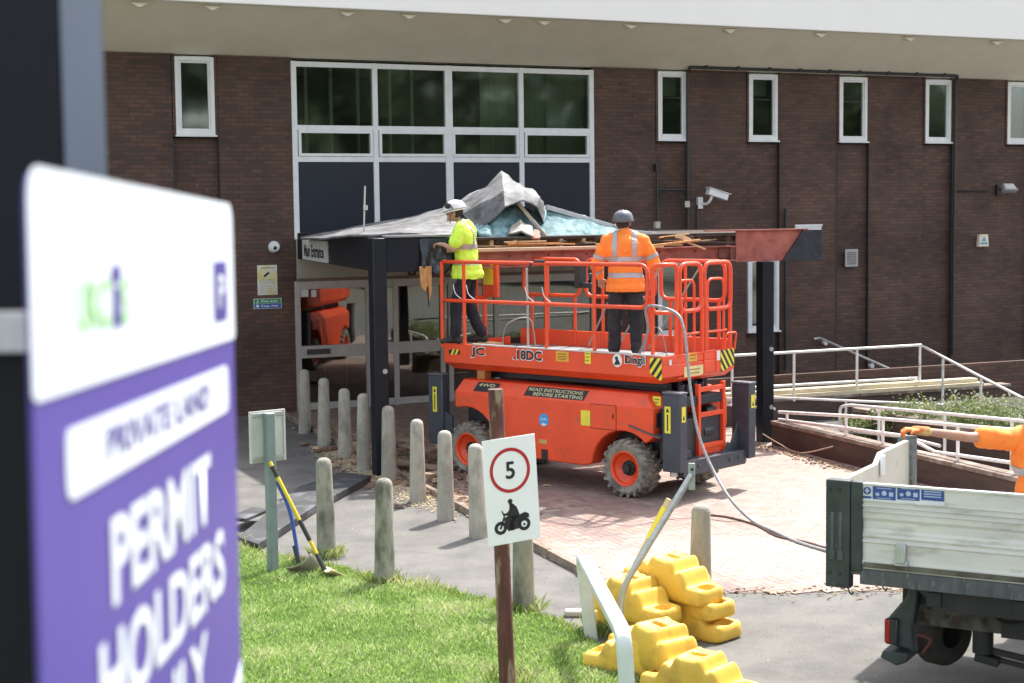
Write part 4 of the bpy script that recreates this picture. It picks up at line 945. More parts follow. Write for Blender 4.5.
cloth('insulation_quilt', [[RP(540, 240, 24.3), RP(545, 206, 25.0)], [RP(560, 239, 24.4), RP(563, 212, 25.1)], [RP(582, 237, 24.6), RP(585, 217, 25.2)], [RP(606, 236, 24.9), RP(606, 224, 25.4)], [RP(620, 234, 25.0), RP(622, 228, 25.5)]], 0, 0, M_teal, amp=.035, sc=3.0, seed=15, thick=.06,
      label='long teal insulation roll tapering towards the worker in orange', cat='insulation')
def strip(name, pts, r, m, label, cat, sq=None):
    mb = MB()
    if sq:
        for a, b in zip(pts[:-1], pts[1:]): mb.bar(a, b, sq[0], sq[1])
    else: mb.tube(pts, r, 8)
    return tag(mb.build(name, m, bevel=.003), label, cat)
strip('metal_trim', [RP(546, 207, 24.9), RP(656, 239, 25.6)], 0, mat('trim_grey', (.55, .56, .56), .4), 'long pale metal edge trim sloping down behind the teal insulation', 'metal trim', (.05, .07))
strip('metal_trim', [RP(518, 203, 24.0), RP(548, 239, 23.9)], 0, mat('trim_tan', (.42, .36, .28), .5), 'short tan metal strip leaning across the insulation below the peak', 'metal trim', (.03, .05))
strip('metal_trim', [RP(628, 231, 24.6), RP(656, 234, 24.9)], 0, mat('trim_grey', (.55, .56, .56), .4), 'short pale trim piece lying flat right of the grey helmet', 'metal trim', (.06, .05))
cloth('plaster_scrap', [[RP(508, 235, 23.5), RP(512, 226, 23.8)], [RP(522, 232, 23.4), RP(520, 220, 23.9)], [RP(534, 236, 23.4), RP(532, 229, 23.8)]], 0, 0, mat('scrap_beige', (.50, .44, .38), .9, var=.3, scale=8), amp=.04, sc=4, label='small beige board scrap caught in the teal insulation', cat='board scrap')
cloth('plaster_scrap', [[RP(532, 238, 23.4), RP(534, 230, 23.6)], [RP(540, 238, 23.4), RP(540, 232, 23.6)]], 0, 0, mat('scrap_red', (.50, .20, .16), .9), amp=.03, sc=4, label='small pink board scrap beside the tan metal strip', cat='board scrap')
a = AT(365, 238, 23.6); b = AT(365, 186, 23.6)
mb = MB().tube([(a.x-.02, a.y, 3.22), (b.x, b.y, b.z)], [.012, .014], 6); mb.box(b.x-.03, b.x+.03, b.y-.02, b.y+.02, b.z-.35, b.z-.28)
tag(mb.build('lightning_rod', mat('pale_rod', (.5, .5, .47), .6)), 'thin upright pale rod standing on the left part of the canopy roof', 'rod')
# scraps hanging on roof edge
for (pa, ya, Ya, pb, yb, Yb, lab) in ((600, 240, 23.6, 735, 243, 24.3, 'long dark timber lying on the beam right of the worker in orange'), (650, 246, 23.5, 700, 240, 23.9, 'pale splintered lath resting crooked on the beam')):
    strip('timber_offcut', [RP(pa, ya, Ya), RP(pb, yb, Yb)], 0, M_splint if pa == 650 else mat('dark_timber', (.07, .045, .035), .9), lab, 'timber', (.05, .03))

# ---------------------------------------------------------------- bollards
def bollard_mb(h, r0=.105, r1=.082):
    pr = [(0.0, h), (.03, h-.003), (.055, h-.014), (.074, h-.036), (r1, h-.07), (r1+(r0-r1)*.5, h*.5), (r0, 0.0), (r0, -.05)]
    return MB().lathe(pr[::-1], (0, 0, 0), 'z', 28)
src = bollard_mb(1.06).build('bollard', M_conc, None, origin=(0, 0, 0))
bl = [((305, 433), 'concrete bollard nearest the brick wall, first of the row by the doors'), ((324, 445), 'second concrete bollard from the brick wall, in front of the glass doors'), ((345, 459), 'third concrete bollard from the brick wall'),
      ((364, 471), 'concrete bollard just left of the black canopy post'), ((389, 483), 'concrete bollard just right of the black canopy post'), ((418, 502), 'concrete bollard between the canopy post and the front wheel of the lift'),
      ((446, 520), 'concrete bollard covering the left edge of the lift wheel'), ((478.5, 537), 'concrete bollard half hidden behind the left edge of the speed sign'), ((327, 557), 'mossy concrete bollard at the grass edge beside the leaning shovels'),
      ((385, 585), 'stained concrete bollard standing in the grass between the shovels and speed sign'), ((524, 612), 'mossy bollard directly behind the rusty post of the speed sign'), ((700, 622), 'lone pale concrete bollard behind the heap of yellow blocks')]
for i, ((px, py), lab) in enumerate(bl):
    p = G(px, py); o = src if i == 0 else src.copy()
    if i: COL.objects.link(o)
    o.location = (p.x, p.y, 0); o.rotation_euler = (random.uniform(-.02, .02), random.uniform(-.022, .022), random.uniform(0, 6))
    hs = {(327, 557): 1.0, (385, 585): 1.0, (364, 471): 1.03}.get((px, py), 1.0); o.scale = (1, 1, hs*random.uniform(.985, 1.01))
    tag(o, lab, 'bollard', 'concrete bollards')
    if (px, py) in ((327, 557), (385, 585), (524, 612)): o.data = o.data.copy(); o.data.materials[0] = M_mossy

# ---------------------------------------------------------------- far left: shovel sign post
p = G(273, 573); Y0 = p.y
sp = empty('parking_sign', p, math.radians(38), 'pale sign seen from behind on a grey green post with shovels leaning on it', 'sign')
M_gpost = mat('grey_green_post', (.20, .25, .25), .5, var=.1)
zt = AT(273, 413, Y0).z
MB().box(-.045, .045, -.045, .045, -.05, zt+.0).build('post', M_gpost, sp, bevel=.008)
pa = MB(); pa.box(-.17, .19, .06, .075, zt-.50, zt+.02)
pn = pa.build('panel', mat('sign_back', (.55, .56, .53), .5, var=.08), sp, bevel=.003)
mb = MB(); 
for z in (zt-.46, zt-.02): mb.box(-.17, .19, .045, .059, z-.02, z+.02)
mb.build('channel', mat('channel_alu', (.40, .41, .40), .4, .3), pn, bevel=.003)
for q_ in (-.19, .19): MB().box(q_, q_+.02, .045, .08, zt-.5, zt+.02).build('edging', mat('sign_back', (.55, .56, .53), .5), pn)
# shovels
def shovel(name, top, bot, m, label, blade_m, blade_rot, dhandle=True, blade_w=.24, blade_l=.28, mid=None):
    top = Vector(top); bot = Vector(bot); t = empty(name, bot, 0, label, 'shovel'); v = top-bot
    pts = [(0, 0, 0), tuple(v)] if not mid else smooth_path([(0, 0, 0), tuple(Vector(mid)-bot), tuple(v)], 5)
    MB().tube(pts, .019, 10).build('shaft', m, t)
    k = v.normalized(); side = k.cross(Vector((0, 1, 0))).normalized()
    if dhandle:
        h = MB().tube([v-k*.02, v+k*.06-side*.055, v+k*.13-side*.055], .014, 6).tube([v-k*.02, v+k*.06+side*.055, v+k*.13+side*.055], .014, 6).tube([v+k*.13-side*.06, v+k*.13+side*.06], .015, 8); h.build('handle', M_black if m.name != 'fibre_blue' else m, t)
    Mx = blade_rot; V = []; Fc = []
    for i in range(9):
        for j in range(9):
            u = i/8-.5; q = j/8; wd = blade_w*(1 if q < .6 else 1-.9*((q-.6)/.4)**2*.35)
            V.append(Mx @ Vector((u*wd, .05*(u*2)**2-.02, -q*blade_l)))
    for i in range(8):
        for j in range(8): a = i*9+j; Fc.append((a, a+9, a+10, a+1))
    o = MB().add(V, Fc).build('blade', blade_m, t); md = o.modifiers.new('s', 'SOLIDIFY'); md.thickness = .006
    MB().tube([v*.0+k*.0, k*.18], [.028, .022], 8).build('socket', mat('socket_black', (.03, .03, .03), .5), t)
    return t
M_fb = mat('fibre_blue', (.02, .07, .32), .4, var=.05); M_fy = mat('fibre_yellow', (.72, .52, .03), .4, var=.06)
M_bld = mat('worn_blade', (.42, .37, .34), .45, .3, var=.25, scale=12, col2=(.25, .18, .13), c2scale=6)
gA = AT(273, 480, Y0)
bA = AT(299, 563, Y0-.25); tA = AT(277, 482, Y0-.1)
shovel('shovel', (tA.x, tA.y, tA.z), (bA.x, bA.y, bA.z), M_fb, 'blue handled shovel with flat grey blade, left of the pair on the post', M_bld, Matrix.Rotation(math.radians(-28), 3, 'Y') @ Matrix.Rotation(math.radians(48), 3, 'X'), False, .30, .34, mid=tuple(AT(290, 512, Y0-.15)))
bB = AT(325, 574, Y0-.3); tB = AT(270, 462, Y0-.08)
shovel('shovel', (tB.x, tB.y, tB.z), (bB.x, bB.y, max(bB.z, .09)), M_fy, 'yellow and black handled shovel with dusty blade, right of the pair on the post', mat('sandy_blade', (.55, .42, .22), .7, var=.2), Matrix.Rotation(math.radians(-62), 3, 'Z') @ Matrix.Rotation(math.radians(62), 3, 'X'), False, .30, .27)
# black grip on the yellow shaft
ys = [o for o in bpy.data.objects if o.name.startswith('shovel') and 'yellow' in o.get('label', '')][0]
v = Vector((tB.x, tB.y, tB.z))-Vector((bB.x, bB.y, max(bB.z, .09)))
MB().tube([v*.27, v*.46], .023, 10).build('grip', M_black, ys); MB().tube([v*.86, v*.96], .024, 10).build('grip', M_black, ys)
# black roofing board lying on the path
c = [G(238, 546, .0), G(299, 494, .0), G(341, 479), G(371, 483), G(316, 513), G(258, 553)]
mb = MB(); mb.prism([(q.x, q.y) for q in c], .006, .10, 'z')
o = mb.build('felt_board', mat('black_felt', (.035, .037, .042), .7, var=.4, scale=3, bump=.3, bscale=10, col2=(.14, .15, .16), c2scale=2), bevel=.008); tag(o, 'long black roofing board lying flat on the path behind the shovels', 'board')
for (pa, pb, lab) in (((236, 531), (262, 520), 'short black offcut lying at the left end of the long black board'),):
    a = G(*pa); b = G(*pb); mb = MB().bar((a.x, a.y, .13), (b.x, b.y, .13), .25, .04); tag(mb.build('felt_offcut', mat('black_felt', (.035, .037, .042), .7), bevel=.005), lab, 'board')

# ---------------------------------------------------------------- speed sign
base = G(508, 692); Ys = base.y; topc = AT(495.5, 389, Ys)
ss = empty('speed_sign', base, 0, 'white speed 5 and motorcycle sign on a rusty brown wooden post', 'sign')
tv = topc-base
M_rpost = mat('rusty_post', (.12, .045, .035), .85, var=.3, scale=6, bump=.4, bscale=30, col2=(.33, .24, .17), c2scale=3.5, c2lo=.53, c2hi=.62, stretch=(3, 3, .6))
MB().tube([(0, 0, -.1), tuple(tv)], [.062, .056], 14).build('post', M_rpost, ss)
rot = math.radians(-2)
LMs = Matrix.Translation(Vector((0, 0, 0)))
# panel plane: left edge nearer; fit four corners at real depth
yaw = math.radians(28)
c0 = AT(481, 493, Ys-.10); ctr = AT(508, 490, Ys-.09)-base
ctr.x += .025
PM = Matrix.Translation(ctr) @ Matrix.Rotation(yaw, 4, 'Z') @ Matrix.Rotation(math.radians(-3.2), 4, 'Y')
wp = .22; hp = .395
mb = MB(PM); mb.box(-wp, wp, -.006, 0, -hp, hp); pn = mb.build('panel', mat('sign_white', (.93, .93, .93), .45, var=.02), ss, bevel=.003)
M_sred = mat('sign_red', (.50, .02, .025), .45, var=.04)
flat(pn, 'red_ring', M_sred, ring2(-.005, .150, .143, .168, 48), -.0065, M=PM)
text(pn, 'number', '5', M_let, -.043, .035, .085, .215, -.0085, .02, M=PM)
# motorcycle and rider pictogram
mk = []
cx1, cx2, cz = -.12, .115, -.235
def T(pts): return [(x, z) for x, z in pts]
mk += ring2(cx1, cz, .030, .062, 26)+ring2(cx2, cz+.004, .030, .062, 26)+[disc2(cx1, cz, .012, 10), disc2(cx2, cz, .012, 10)]
mk += [T([(-.07, -.21), (-.09, -.15), (-.05, -.135), (.03, -.14), (.09, -.15), (.15, -.155), (.175, -.18), (.13, -.175), (.085, -.185), (.07, -.215), (.06, -.265), (-.045, -.275), (-.06, -.25)])]
mk += [T([(cx1-.008, cz), (-.085, -.13), (-.105, -.08), (-.095, -.075), (-.07, -.125), (cx1+.012, cz)])]
mk += [T([(-.025, -.14), (-.06, -.125), (-.09, -.12), (-.09, -.105), (-.055, -.105), (-.03, -.085), (-.02, -.045), (.015, -.025), (.05, -.06), (.07, -.12), (.075, -.155), (.0, -.16)])]
mk += [disc2(-.012, .0, .024, 14), T([(-.025, -.02), (.01, -.02), (.02, -.05), (-.02, -.055)])]
mk += [T([(.005, -.155), (-.03, -.19), (-.035, -.27), (.01, -.275), (.01, -.2), (.05, -.16)])]
mk += [T([(.06, -.14), (.13, -.12), (.165, -.14), (.17, -.165), (.10, -.155)])]
mk = [[(x*.84-.01, -.27+(z+.235)*.80) for x, z in q] for q in mk]
flat(pn, 'motorcycle_symbol', M_let, mk, -.0065, M=PM, th=.0015)

# ---------------------------------------------------------------- foreground permit sign and its dark post
tl = AT(22, 169, 1.35); dr = 2.35; tr = AT(228, 204, dr); X0 = tl.x
fx = (tr-tl).normalized(); fz = Vector((0, 0, 1)); fz = (fz-fx*fz.dot(fx)).normalized(); fy = fz.cross(fx)
FM = Matrix((( fx.x, fy.x, fz.x, tl.x), (fx.y, fy.y, fz.y, tl.y), (fx.z, fy.z, fz.z, tl.z), (0, 0, 0, 1)))
fs_ = empty('permit_sign', (0, 0, 0), label='large purple and white parking permit sign blurred in the left foreground', cat='sign'); fs_.matrix_world = FM
FMi = FM.inverted()
def FP(px, py): q = FMi @ hit(px, py, tl, fy); return q.x, q.z
Wf = (tr-tl).length; 
zb = FP(30, 406)[1]; zb2 = FP(234, 336)[1]; zbm = (zb+zb2)/2
print('SIGN', Wf, zb, zb2, [FP(*q) for q in ((60, 430), (60, 502), (224, 365), (224, 413), (105, 515), (105, 600), (207, 455), (207, 525), (90, 648), (218, 527), (218, 595), (200, 632), (72, 275), (120, 328), (210, 262), (223, 318))])
M_fw = mat('permit_white', (.70, .76, .82), .4, var=.02); M_fp = mat('permit_purple', (.078, .055, .31), .4, var=.04); M_fn = mat('permit_navy', (.05, .04, .26), .4)
H_ = .75
def rrect(x0, x1, z0, z1, r, n=6):
    return arc((x1-r, z1-r), r, 0, 90, n)+arc((x0+r, z1-r), r, 90, 180, n)+arc((x0+r, z0+r), r, 180, 270, n)+arc((x1-r, z0+r), r, 270, 360, n)
flat(fs_, 'panel', M_fp, [rrect(0, Wf, -H_, 0, .03)], 0, th=.004)
flat(fs_, 'white_field', M_fw, [arc((Wf-.03, -.03), .03, 0, 90, 6)+arc((.028, -.028), .032, 90, 180, 6)+[(-.004, zbm+.006), (.006, zbm), (Wf-.006, zbm), (Wf+.003, zbm+.006)]], -.0045, th=.001)
bx0, bz1 = FP(60, 430); _, bz0 = FP(60, 503); bx1, cz1 = FP(224, 365); _, cz0 = FP(224, 412)
bz1 = (bz1+cz1)/2; bz0 = (bz0+cz0)/2
flat(fs_, 'white_box', M_fw, [rrect(bx0, bx1, bz0, bz1, .018)], -.0045, th=.001)
hB = bz1-bz0
text(fs_, 'wording', 'PRIVATE LAND', M_fp, FP(100, 400)[0], FP(205, 400)[0], bz0+hB*.30, bz1-hB*.22, -.0065, .015)
def trow(s, pxa, pxb, za, zb_): text(fs_, 'wording', s, M_fw, FP(pxa, 500)[0], FP(pxb, 500)[0], za, zb_, -.0055, .03)
pa1, pa0 = FP(105, 515)[1], FP(105, 601)[1]; qa1, qa0 = FP(207, 455)[1], FP(207, 526)[1]
trow('PERMIT', 105, 207, (pa0+qa0)/2, (pa1+qa1)/2)
hh = ((pa1+qa1)-(pa0+qa0))/2
z1r = (FP(218, 527)[1]); trow('HOLDERS', 90, 219, z1r-hh, z1r)
z2r = FP(200, 632)[1]; trow('ONLY', 118, 200, z2r-hh, z2r)
cxx, czz = FP(240, 690); flat(fs_, 'white_corner', M_fw, [[(FP(222, 683)[0], FP(222, 683)[1]-.05), (FP(238, 660)[0], FP(238, 660)[1]), (Wf-.002, FP(238, 660)[1]-.15)]], -.0045, th=.001)
M_lgreen = mat('logo_green', (.30, .62, .22), .5)
l0, lz1 = FP(70, 283); l1, lz0 = FP(124, 325); lz1 = (FP(70, 283)[1]+FP(120, 275)[1])/2; lz0 = (FP(70, 336)[1]+FP(120, 322)[1])/2; lw = l1-l0
text(fs_, 'logo_letters', 'UKC', M_lgreen, l0, l0+lw*.60, lz0, lz1, -.0065, .02); text(fs_, 'logo_letters', 'S', M_lgreen, l0+lw*.84, l1, lz0, lz1, -.0065, .02)
flat(fs_, 'logo_figure', M_fn, [disc2(l0+lw*.73, lz1+.004, .010, 12, 1.8), [(l0+lw*.66, lz0), (l0+lw*.80, lz0), (l0+lw*.78, lz1-.01), (l0+lw*.68, lz1-.01)]], -.0055)
text(fs_, 'logo_strapline', 'parking services', mat('logo_grey', (.55, .56, .62), .5), l0, l1, lz0-.020, lz0-.012, -.0055, 0)
q0, qz1 = FP(209, 262); q1, qz0 = FP(223, 319)
flat(fs_, 'parking_symbol', M_fn, [rrect(q0, q1, qz0, qz1, .008)], -.0055, th=.001); text(fs_, 'parking_letter', 'P', M_fw, q0+(q1-q0)*.28, q1-(q1-q0)*.22, qz0+.018, qz1-.018, -.0075, .02)
pc = AT(97, 300, 2.05); pl = AT(-75, 300, 1.75)
dp = empty('sign_post', (0, 0, 0), label='thick dark navy post with one face coloured paler for skylight behind the purple sign at the left edge', cat='post')
xr_ = AT(91, 120, 2.05).x; xm = AT(60, 120, 1.90).x
dp.location = (0, 0, 0)
zg = gz(-1, 2.0)
mb = MB(); mb.prism([(xm-.26, 1.90), (xm, 1.90), (xm+.0, 2.12), (xm-.26, 2.12)], zg-.1, 4.6, 'z'); mb.build('post', mat('navy_post', (.006, .008, .013), .6, var=.05, spec=.25), dp, bevel=.004)
mb = MB(); mb.prism([(xm+.003, 1.903), (xr_, 2.05), (xr_, 2.10), (xm+.003, 2.10)], zg-.1, 4.6, 'z'); mb.build('skylit_face', mat('skylit_navy', (.05, .07, .105), .7, .0, var=.05, spec=.2), dp, bevel=.003)  # right face of the post, coloured paler for the sky it catches
zz = AT(10, 338, 1.88).z; MB().box(xm-.28, xm+.012, 1.86, 1.90, zz-.016, zz+.016).build('clamp_band', M_galv, dp, bevel=.003)
b_ = FP(60, 500); 
for z in (-.15, -.55):
    MB(FM).box(.3, .34, .0, .16, z-.02, z+.02).build('bracket', M_galv, dp)
for o in kids(dp):
    if o.name.startswith('bracket'): pass
# ---------------------------------------------------------------- yellow weight blocks
M_yb = mat('moulded_yellow', (.74, .48, .065), .55, var=.14, scale=3, bump=.2, bscale=9, col2=(.36, .22, .06), c2scale=4, c2lo=.52, c2hi=.78, orand=.10)
def sst(a, b, x): t = min(1, max(0, (x-a)/(b-a))); return t*t*(3-2*t)
def block_mesh(Lh=.44, Wh=.19, h0=.145, h1=.245, h2=.315):
    nx, ny = 96, 40; V = []; Fc = []; rr = .05
    def top(x, y):
        ax = abs(x)
        h = h0+(h1-h0)*(1-sst(.215, .29, ax))+(h2-h1)*(1-sst(.10, .165, ax))
        h += .016*math.exp(-((ax-.20)/.022)**2)+.012*math.exp(-((ax-.09)/.02)**2)-.010*math.exp(-((ax-.145)/.02)**2)
        e = ((ax/.065)**4+(abs(y)/.032)**4); h -= .09*(1-sst(.7, 1.3, e))
        for s in (-.085, .085):
            e = ((x-s)/.018)**2+((y+.10*(1 if s > 0 else -1))/.014)**2; h -= .02*(1-sst(.7, 1.3, e))
        e = ((ax-.365)/.045)**4+(abs(y)/.085)**4; h -= .065*(1-sst(.7, 1.4, e))
        return h
    for i in range(nx+1):
        for j in range(ny+1):
            u = -1+2*i/nx; v = -1+2*j/ny
            # squircle-like corner rounding
            x = Lh*u*(1-.045*v**6); y = Wh*v*(1-.10*abs(u)**10)
            wst = 1-.03*(sst(.10, .16, abs(x)))-.02*sst(.24, .28, abs(x)); y *= wst
            d = min((1-abs(u))*Lh, (1-abs(v))*Wh); z = top(x, y)
            if d < rr: z -= rr-math.sqrt(max(0, rr*rr-(rr-d)**2))
            V.append((x, y, z))
    idx = lambda i, j: i*(ny+1)+j
    for i in range(nx):
        for j in range(ny): Fc.append((idx(i, j), idx(i+1, j), idx(i+1, j+1), idx(i, j+1)))
    bd = [idx(i, 0) for i in range(nx)]+[idx(nx, j) for j in range(ny)]+[idx(i, ny) for i in range(nx, 0, -1)]+[idx(0, j) for j in range(ny, 0, -1)]
    prev = bd
    for fz_, inset in ((.6, 1.01), (.3, 1.005), (.12, .985), (0.0, .93)):
        cur = []
        for b in bd:
            x, y, z = V[b]; und = .0
            if fz_ < .5: und = .05*(1-sst(.05, .13, abs(abs(x)-.27)))*0
            cur.append(len(V)); V.append((x*inset, y*inset, z*fz_*.9+und))
        for k in range(len(bd)):
            a, b2 = prev[k], prev[(k+1) % len(bd)]; c, d_ = cur[(k+1) % len(bd)], cur[k]; Fc.append((a, d_, c, b2))
        prev = cur
    Fc.append(tuple(prev))
    return V, Fc
V, Fc = block_mesh(); bsrc = MB().add(V, Fc).build('weight_block', M_yb, None, origin=(0, 0, 0), ang=60)
A45 = math.radians(-47)
def ctr(px, py, z): p = G(px, py, z); return (p.x, p.y)
YB = [((668, 640, .0), 0, 'yellow block at ground level of the right hand stack', 0, 0),
      ((668, 622, .16), 0, 'yellow block second from the ground in the right stack', 0, 0),
      ((675, 585, .335), 0, 'topmost yellow block crowning the right hand stack in front of the bollard', 0, .0),
      ((622, 634, .0), 6, 'dusty yellow block lowest of the left stack against the white rail', 0, 0),
      ((632, 618, .16), -4, 'yellow block in the middle of the left hand stack', 0, 0),
      ((636, 606, .30), 2, 'uppermost yellow block of the left stack beside the bent grey pole', 0, 0)]
first = True
def put(x, y, z, rz, lab, rx=0, ry=0):
    global first
    o = bsrc if first else bsrc.copy()
    if not first: COL.objects.link(o)
    first = False; o.location = (x, y, z); o.rotation_euler = (rx, ry, rz); tag(o, lab, 'weight block', 'yellow fence weight blocks')
# built from their real layout on the asphalt
put(1.49, 13.55, .0, A45+.05, 'yellow block at the bottom of the right hand stack')
put(1.46, 13.60, .18, A45-.06, 'yellow block second from the bottom in the right hand stack')
put(1.34, 13.58, .34, A45+.02, 'topmost yellow block, perched highest on the right hand stack in front of the bollard', 0, .10)
put(1.02, 13.62, .0, A45+.1, 'yellow block at the bottom of the left hand stack beside the white rail')
put(.98, 13.42, .20, A45-.02, 'yellow block on top of the left hand stack touching the bent grey pole', 0, .06)
put(.97, 12.35, .0, A45+.25, 'yellow block lying lowest in the front pair, its low end on the grass', 0, 0)
put(1.10, 12.25, .10, A45-.12, 'bright yellow block lying across another in the front of the heap', .0, .10)
put(1.36, 11.72, .0, A45+.16, 'bright yellow block nearest the camera at the bottom edge of the photo', 0, 0)

# ---------------------------------------------------------------- white hoop rail
a = G(592, 640); b = AT(626, 640, 10.9); b0 = (b.x, b.y, 0)
zt_ = AT(582, 556, a.y).z
t = empty('hoop_rail', a, 0, 'white painted flat topped hoop rail at the grass edge left of the yellow blocks', 'rail')
bb = Vector(b)-Vector(a); tt = AT(582, 556, a.y)-a
path = fillet([(0, 0, -.05), (tt.x, tt.y, zt_-.0), (bb.x-.02, bb.y, .70), (bb.x+.03, bb.y, -.05)], .13, 8)
dirv = Vector((bb.x, bb.y, 0)).normalized(); sd_ = Vector((dirv.y, -dirv.x, 0))
mb = MB(); V = []; Fc = []; w2, t2 = .055, .035
pp = [Vector(q) for q in path]
for i, q in enumerate(pp):
    dd = (pp[min(i+1, len(pp)-1)]-pp[max(i-1, 0)]).normalized(); nn_ = dd.cross(sd_).normalized()
    for (e, f_) in ((-1, -1), (1, -1), (1, 1), (-1, 1)): V.append(q+sd_*e*w2+nn_*f_*t2)
for i in range(len(pp)-1):
    for j in range(4): Fc.append((i*4+j, i*4+(j+1) % 4, (i+1)*4+(j+1) % 4, (i+1)*4+j))
Fc += [(0, 1, 2, 3), tuple(len(V)-4+j for j in range(4))[::-1]]
MB().add(V, Fc).build('hoop', mat('old_white_paint', (.66, .70, .70), .4, var=.06, col2=(.40, .44, .38), c2scale=5, c2lo=.62, c2hi=.75), t, bevel=.015, seg=3)
q = G(578, 616); MB().box(-.1, .06, -.05, .05, 0, .07)
m_ = MB(Matrix.Translation((q.x, q.y, .0))).box(-.12, .06, -.06, .06, 0, .06); tag(m_.build('stone', mat('pale_stone', (.45, .44, .40), .9), bevel=.02), 'small pale stone lying against the foot of the white hoop rail', 'stone')

# ---------------------------------------------------------------- bent pole and yellow handle among the blocks
pb = G(621, 640); Yp = 13.0; pts = [AT(621, 634, Yp), AT(621, 590, Yp), AT(692, 474, Yp)]
pts[0].z = .0
o = empty('bent_pole', pts[0], 0, 'bent galvanised steel pole leaning up out of the yellow blocks towards the lift', 'pole')
MB().tube(fillet([tuple(p-pts[0]) for p in pts], .16, 8), .028, 12).build('tube', M_galv, o)
e = pts[2]-pts[0]; MB().box(e.x-.03, e.x+.025, e.y-.012, e.y+.012, e.z-.13, e.z+.09).build('end_plate', mat('plate_green', (.30, .36, .32), .5), o, bevel=.005)
MB().cyl((e.x, e.y-.013, e.z+.04), (e.x, e.y-.02, e.z+.04), .012).build('bolt', M_black, o)
a = AT(669, 499, 14.2); b = AT(640, 556, 14.2)
o = empty('pole_handle', b, 0, 'pale wooden tool handle with yellow label standing behind the yellow blocks', 'tool')
v = a-b; v2 = v.normalized(); MB().tube([tuple(-v2*.4), tuple(v)], .026, 10).build('shaft', mat('pale_ash', (.62, .50, .28), .6, var=.1), o); MB().tube([tuple(v*.3), tuple(v*.85)], .030, 10).build('label', M_ylab, o)

# ---------------------------------------------------------------- ramp walls, landing and rails on the right
M_wallb = brick_mat('ramp_brick', (.095, .055, .042), (.06, .038, .032), (.065, .055, .048)); M_cope = mat('coping', (.20, .15, .12), .9, var=.2, scale=5, col2=(.33, .29, .25), c2scale=5)
def wall(name, pts, h, th, label, cope=True, m=None):
    p0 = Vector((pts[0][0], pts[0][1], 0)); t = empty(name, p0, math.atan2(pts[1][1]-pts[0][1], pts[1][0]-pts[0][0]), label, 'wall')
    ln = math.hypot(pts[1][0]-pts[0][0], pts[1][1]-pts[0][1])
    MB().box(0, ln, -th/2, th/2, 0, h-.06 if cope else h).build('brickwork', m or M_wallb, t, smooth=False)
    if cope:
        c = MB(); x = 0
        while x < ln: e = min(ln, x+.6); c.box(x, e-.008, -th/2-.025, th/2+.025, h-.058, h); x += .6
        c.build('coping', M_cope, t, bevel=.008)
    return t
wall('ramp_wall', ((4.05, 24.45), (6.75, 17.3)), .38, .22, 'low dark brick ramp wall with flat coping running from the canopy post towards the truck')
wall('planter_wall', ((5.4, 25.0), (8.4, 18.2)), .50, .22, 'low dark brick wall of the flower bed behind the white ramp rails')
lw_ = wall('landing_wall', ((2.6, 26.3), (8.9, 28.9)), .42, .25, 'dark brick landing wall carrying the long timber boards below the upper rail')
wall('plinth_wall', ((3.0, 27.0), (11.5, 30.7)), .74, .1, 'dark brick plinth wall behind the upper white railing', cope=False, m=M_brick)
def railthing(name, label, tubes, posts, m=M_railw, r=.024, brackets=()):
    base = Vector(tubes[0][0]); base.z = 0; t = empty(name, base, 0, label, 'railing')
    for tb in tubes: MB().tube([tuple(Vector(p)-base) for p in tb], r, 10).build('rail', m, t)
    for p in posts: MB().tube([tuple(Vector(p[0])-base), tuple(Vector(p[1])-base)], r*.95, 10).build('post', m, t)
    return t
def lin(p, q, t): return tuple(Vector(p)*(1-t)+Vector(q)*t)
# upper landing rail: depth runs along the landing wall, then down the steps to the right
U0 = AT(728, 356, 26.4); U1 = AT(921, 345, 28.2); U2 = AT(1034, 404, 23.0); UL = AT(690, 358, 26.1)
L0 = AT(690, 391, 26.1); L1 = AT(917, 378, 28.2)
posts = []
for px, pyt, pyb in ((732, 356, 395), (794, 352, 392), (857, 349, 389), (920, 346, 386)):
    Y = 26.4+(28.2-26.4)*(px-728)/193; a = AT(px, pyt, Y); posts.append(((a.x, a.y, a.z), (a.x, a.y, .36)))
for px, pyt in ((943, 357), (981, 377), (1019, 396)):
    k = (px-921)/(1034-921); Y = 28.2+(23-28.2)*k*.9; a = AT(px, pyt, Y); posts.append(((a.x, a.y, a.z), (a.x, a.y, max(.0, a.z-1.0))))
railthing('landing_rail', 'upper white tube railing above the timber boards, sloping down at its right end', [[UL, U1]+[AT(943, 357, 27.2), AT(981, 377, 25.4), AT(1034, 404, 23.2)], [L0, L1]], posts)
# wall handrail on the building
Wn = lambda px, py: hit(px, py, FO+FN*.10, FN)
h0, h1 = Wn(820, 338), AT(917, 381, 28.35)
base = Vector(h0); t = empty('wall_handrail', h0, 0, 'white sloping handrail bracketed to the brick wall behind the upper railing', 'railing')
MB().tube(fillet([tuple(Vector((-.12, .03, -.02))), (0, 0, 0), tuple(h1-base)], .05), .024, 10).build('rail', M_railw, t)
for px, py in ((826, 343), (872.5, 366)): q = Wn(px, py)-base; MB().cyl(tuple(q), tuple(q-FN*.09), .05, 14).tube([tuple(q), tuple(q+Vector((0, 0, .08)))], .012, 6).build('wall_bracket', M_railw, t)
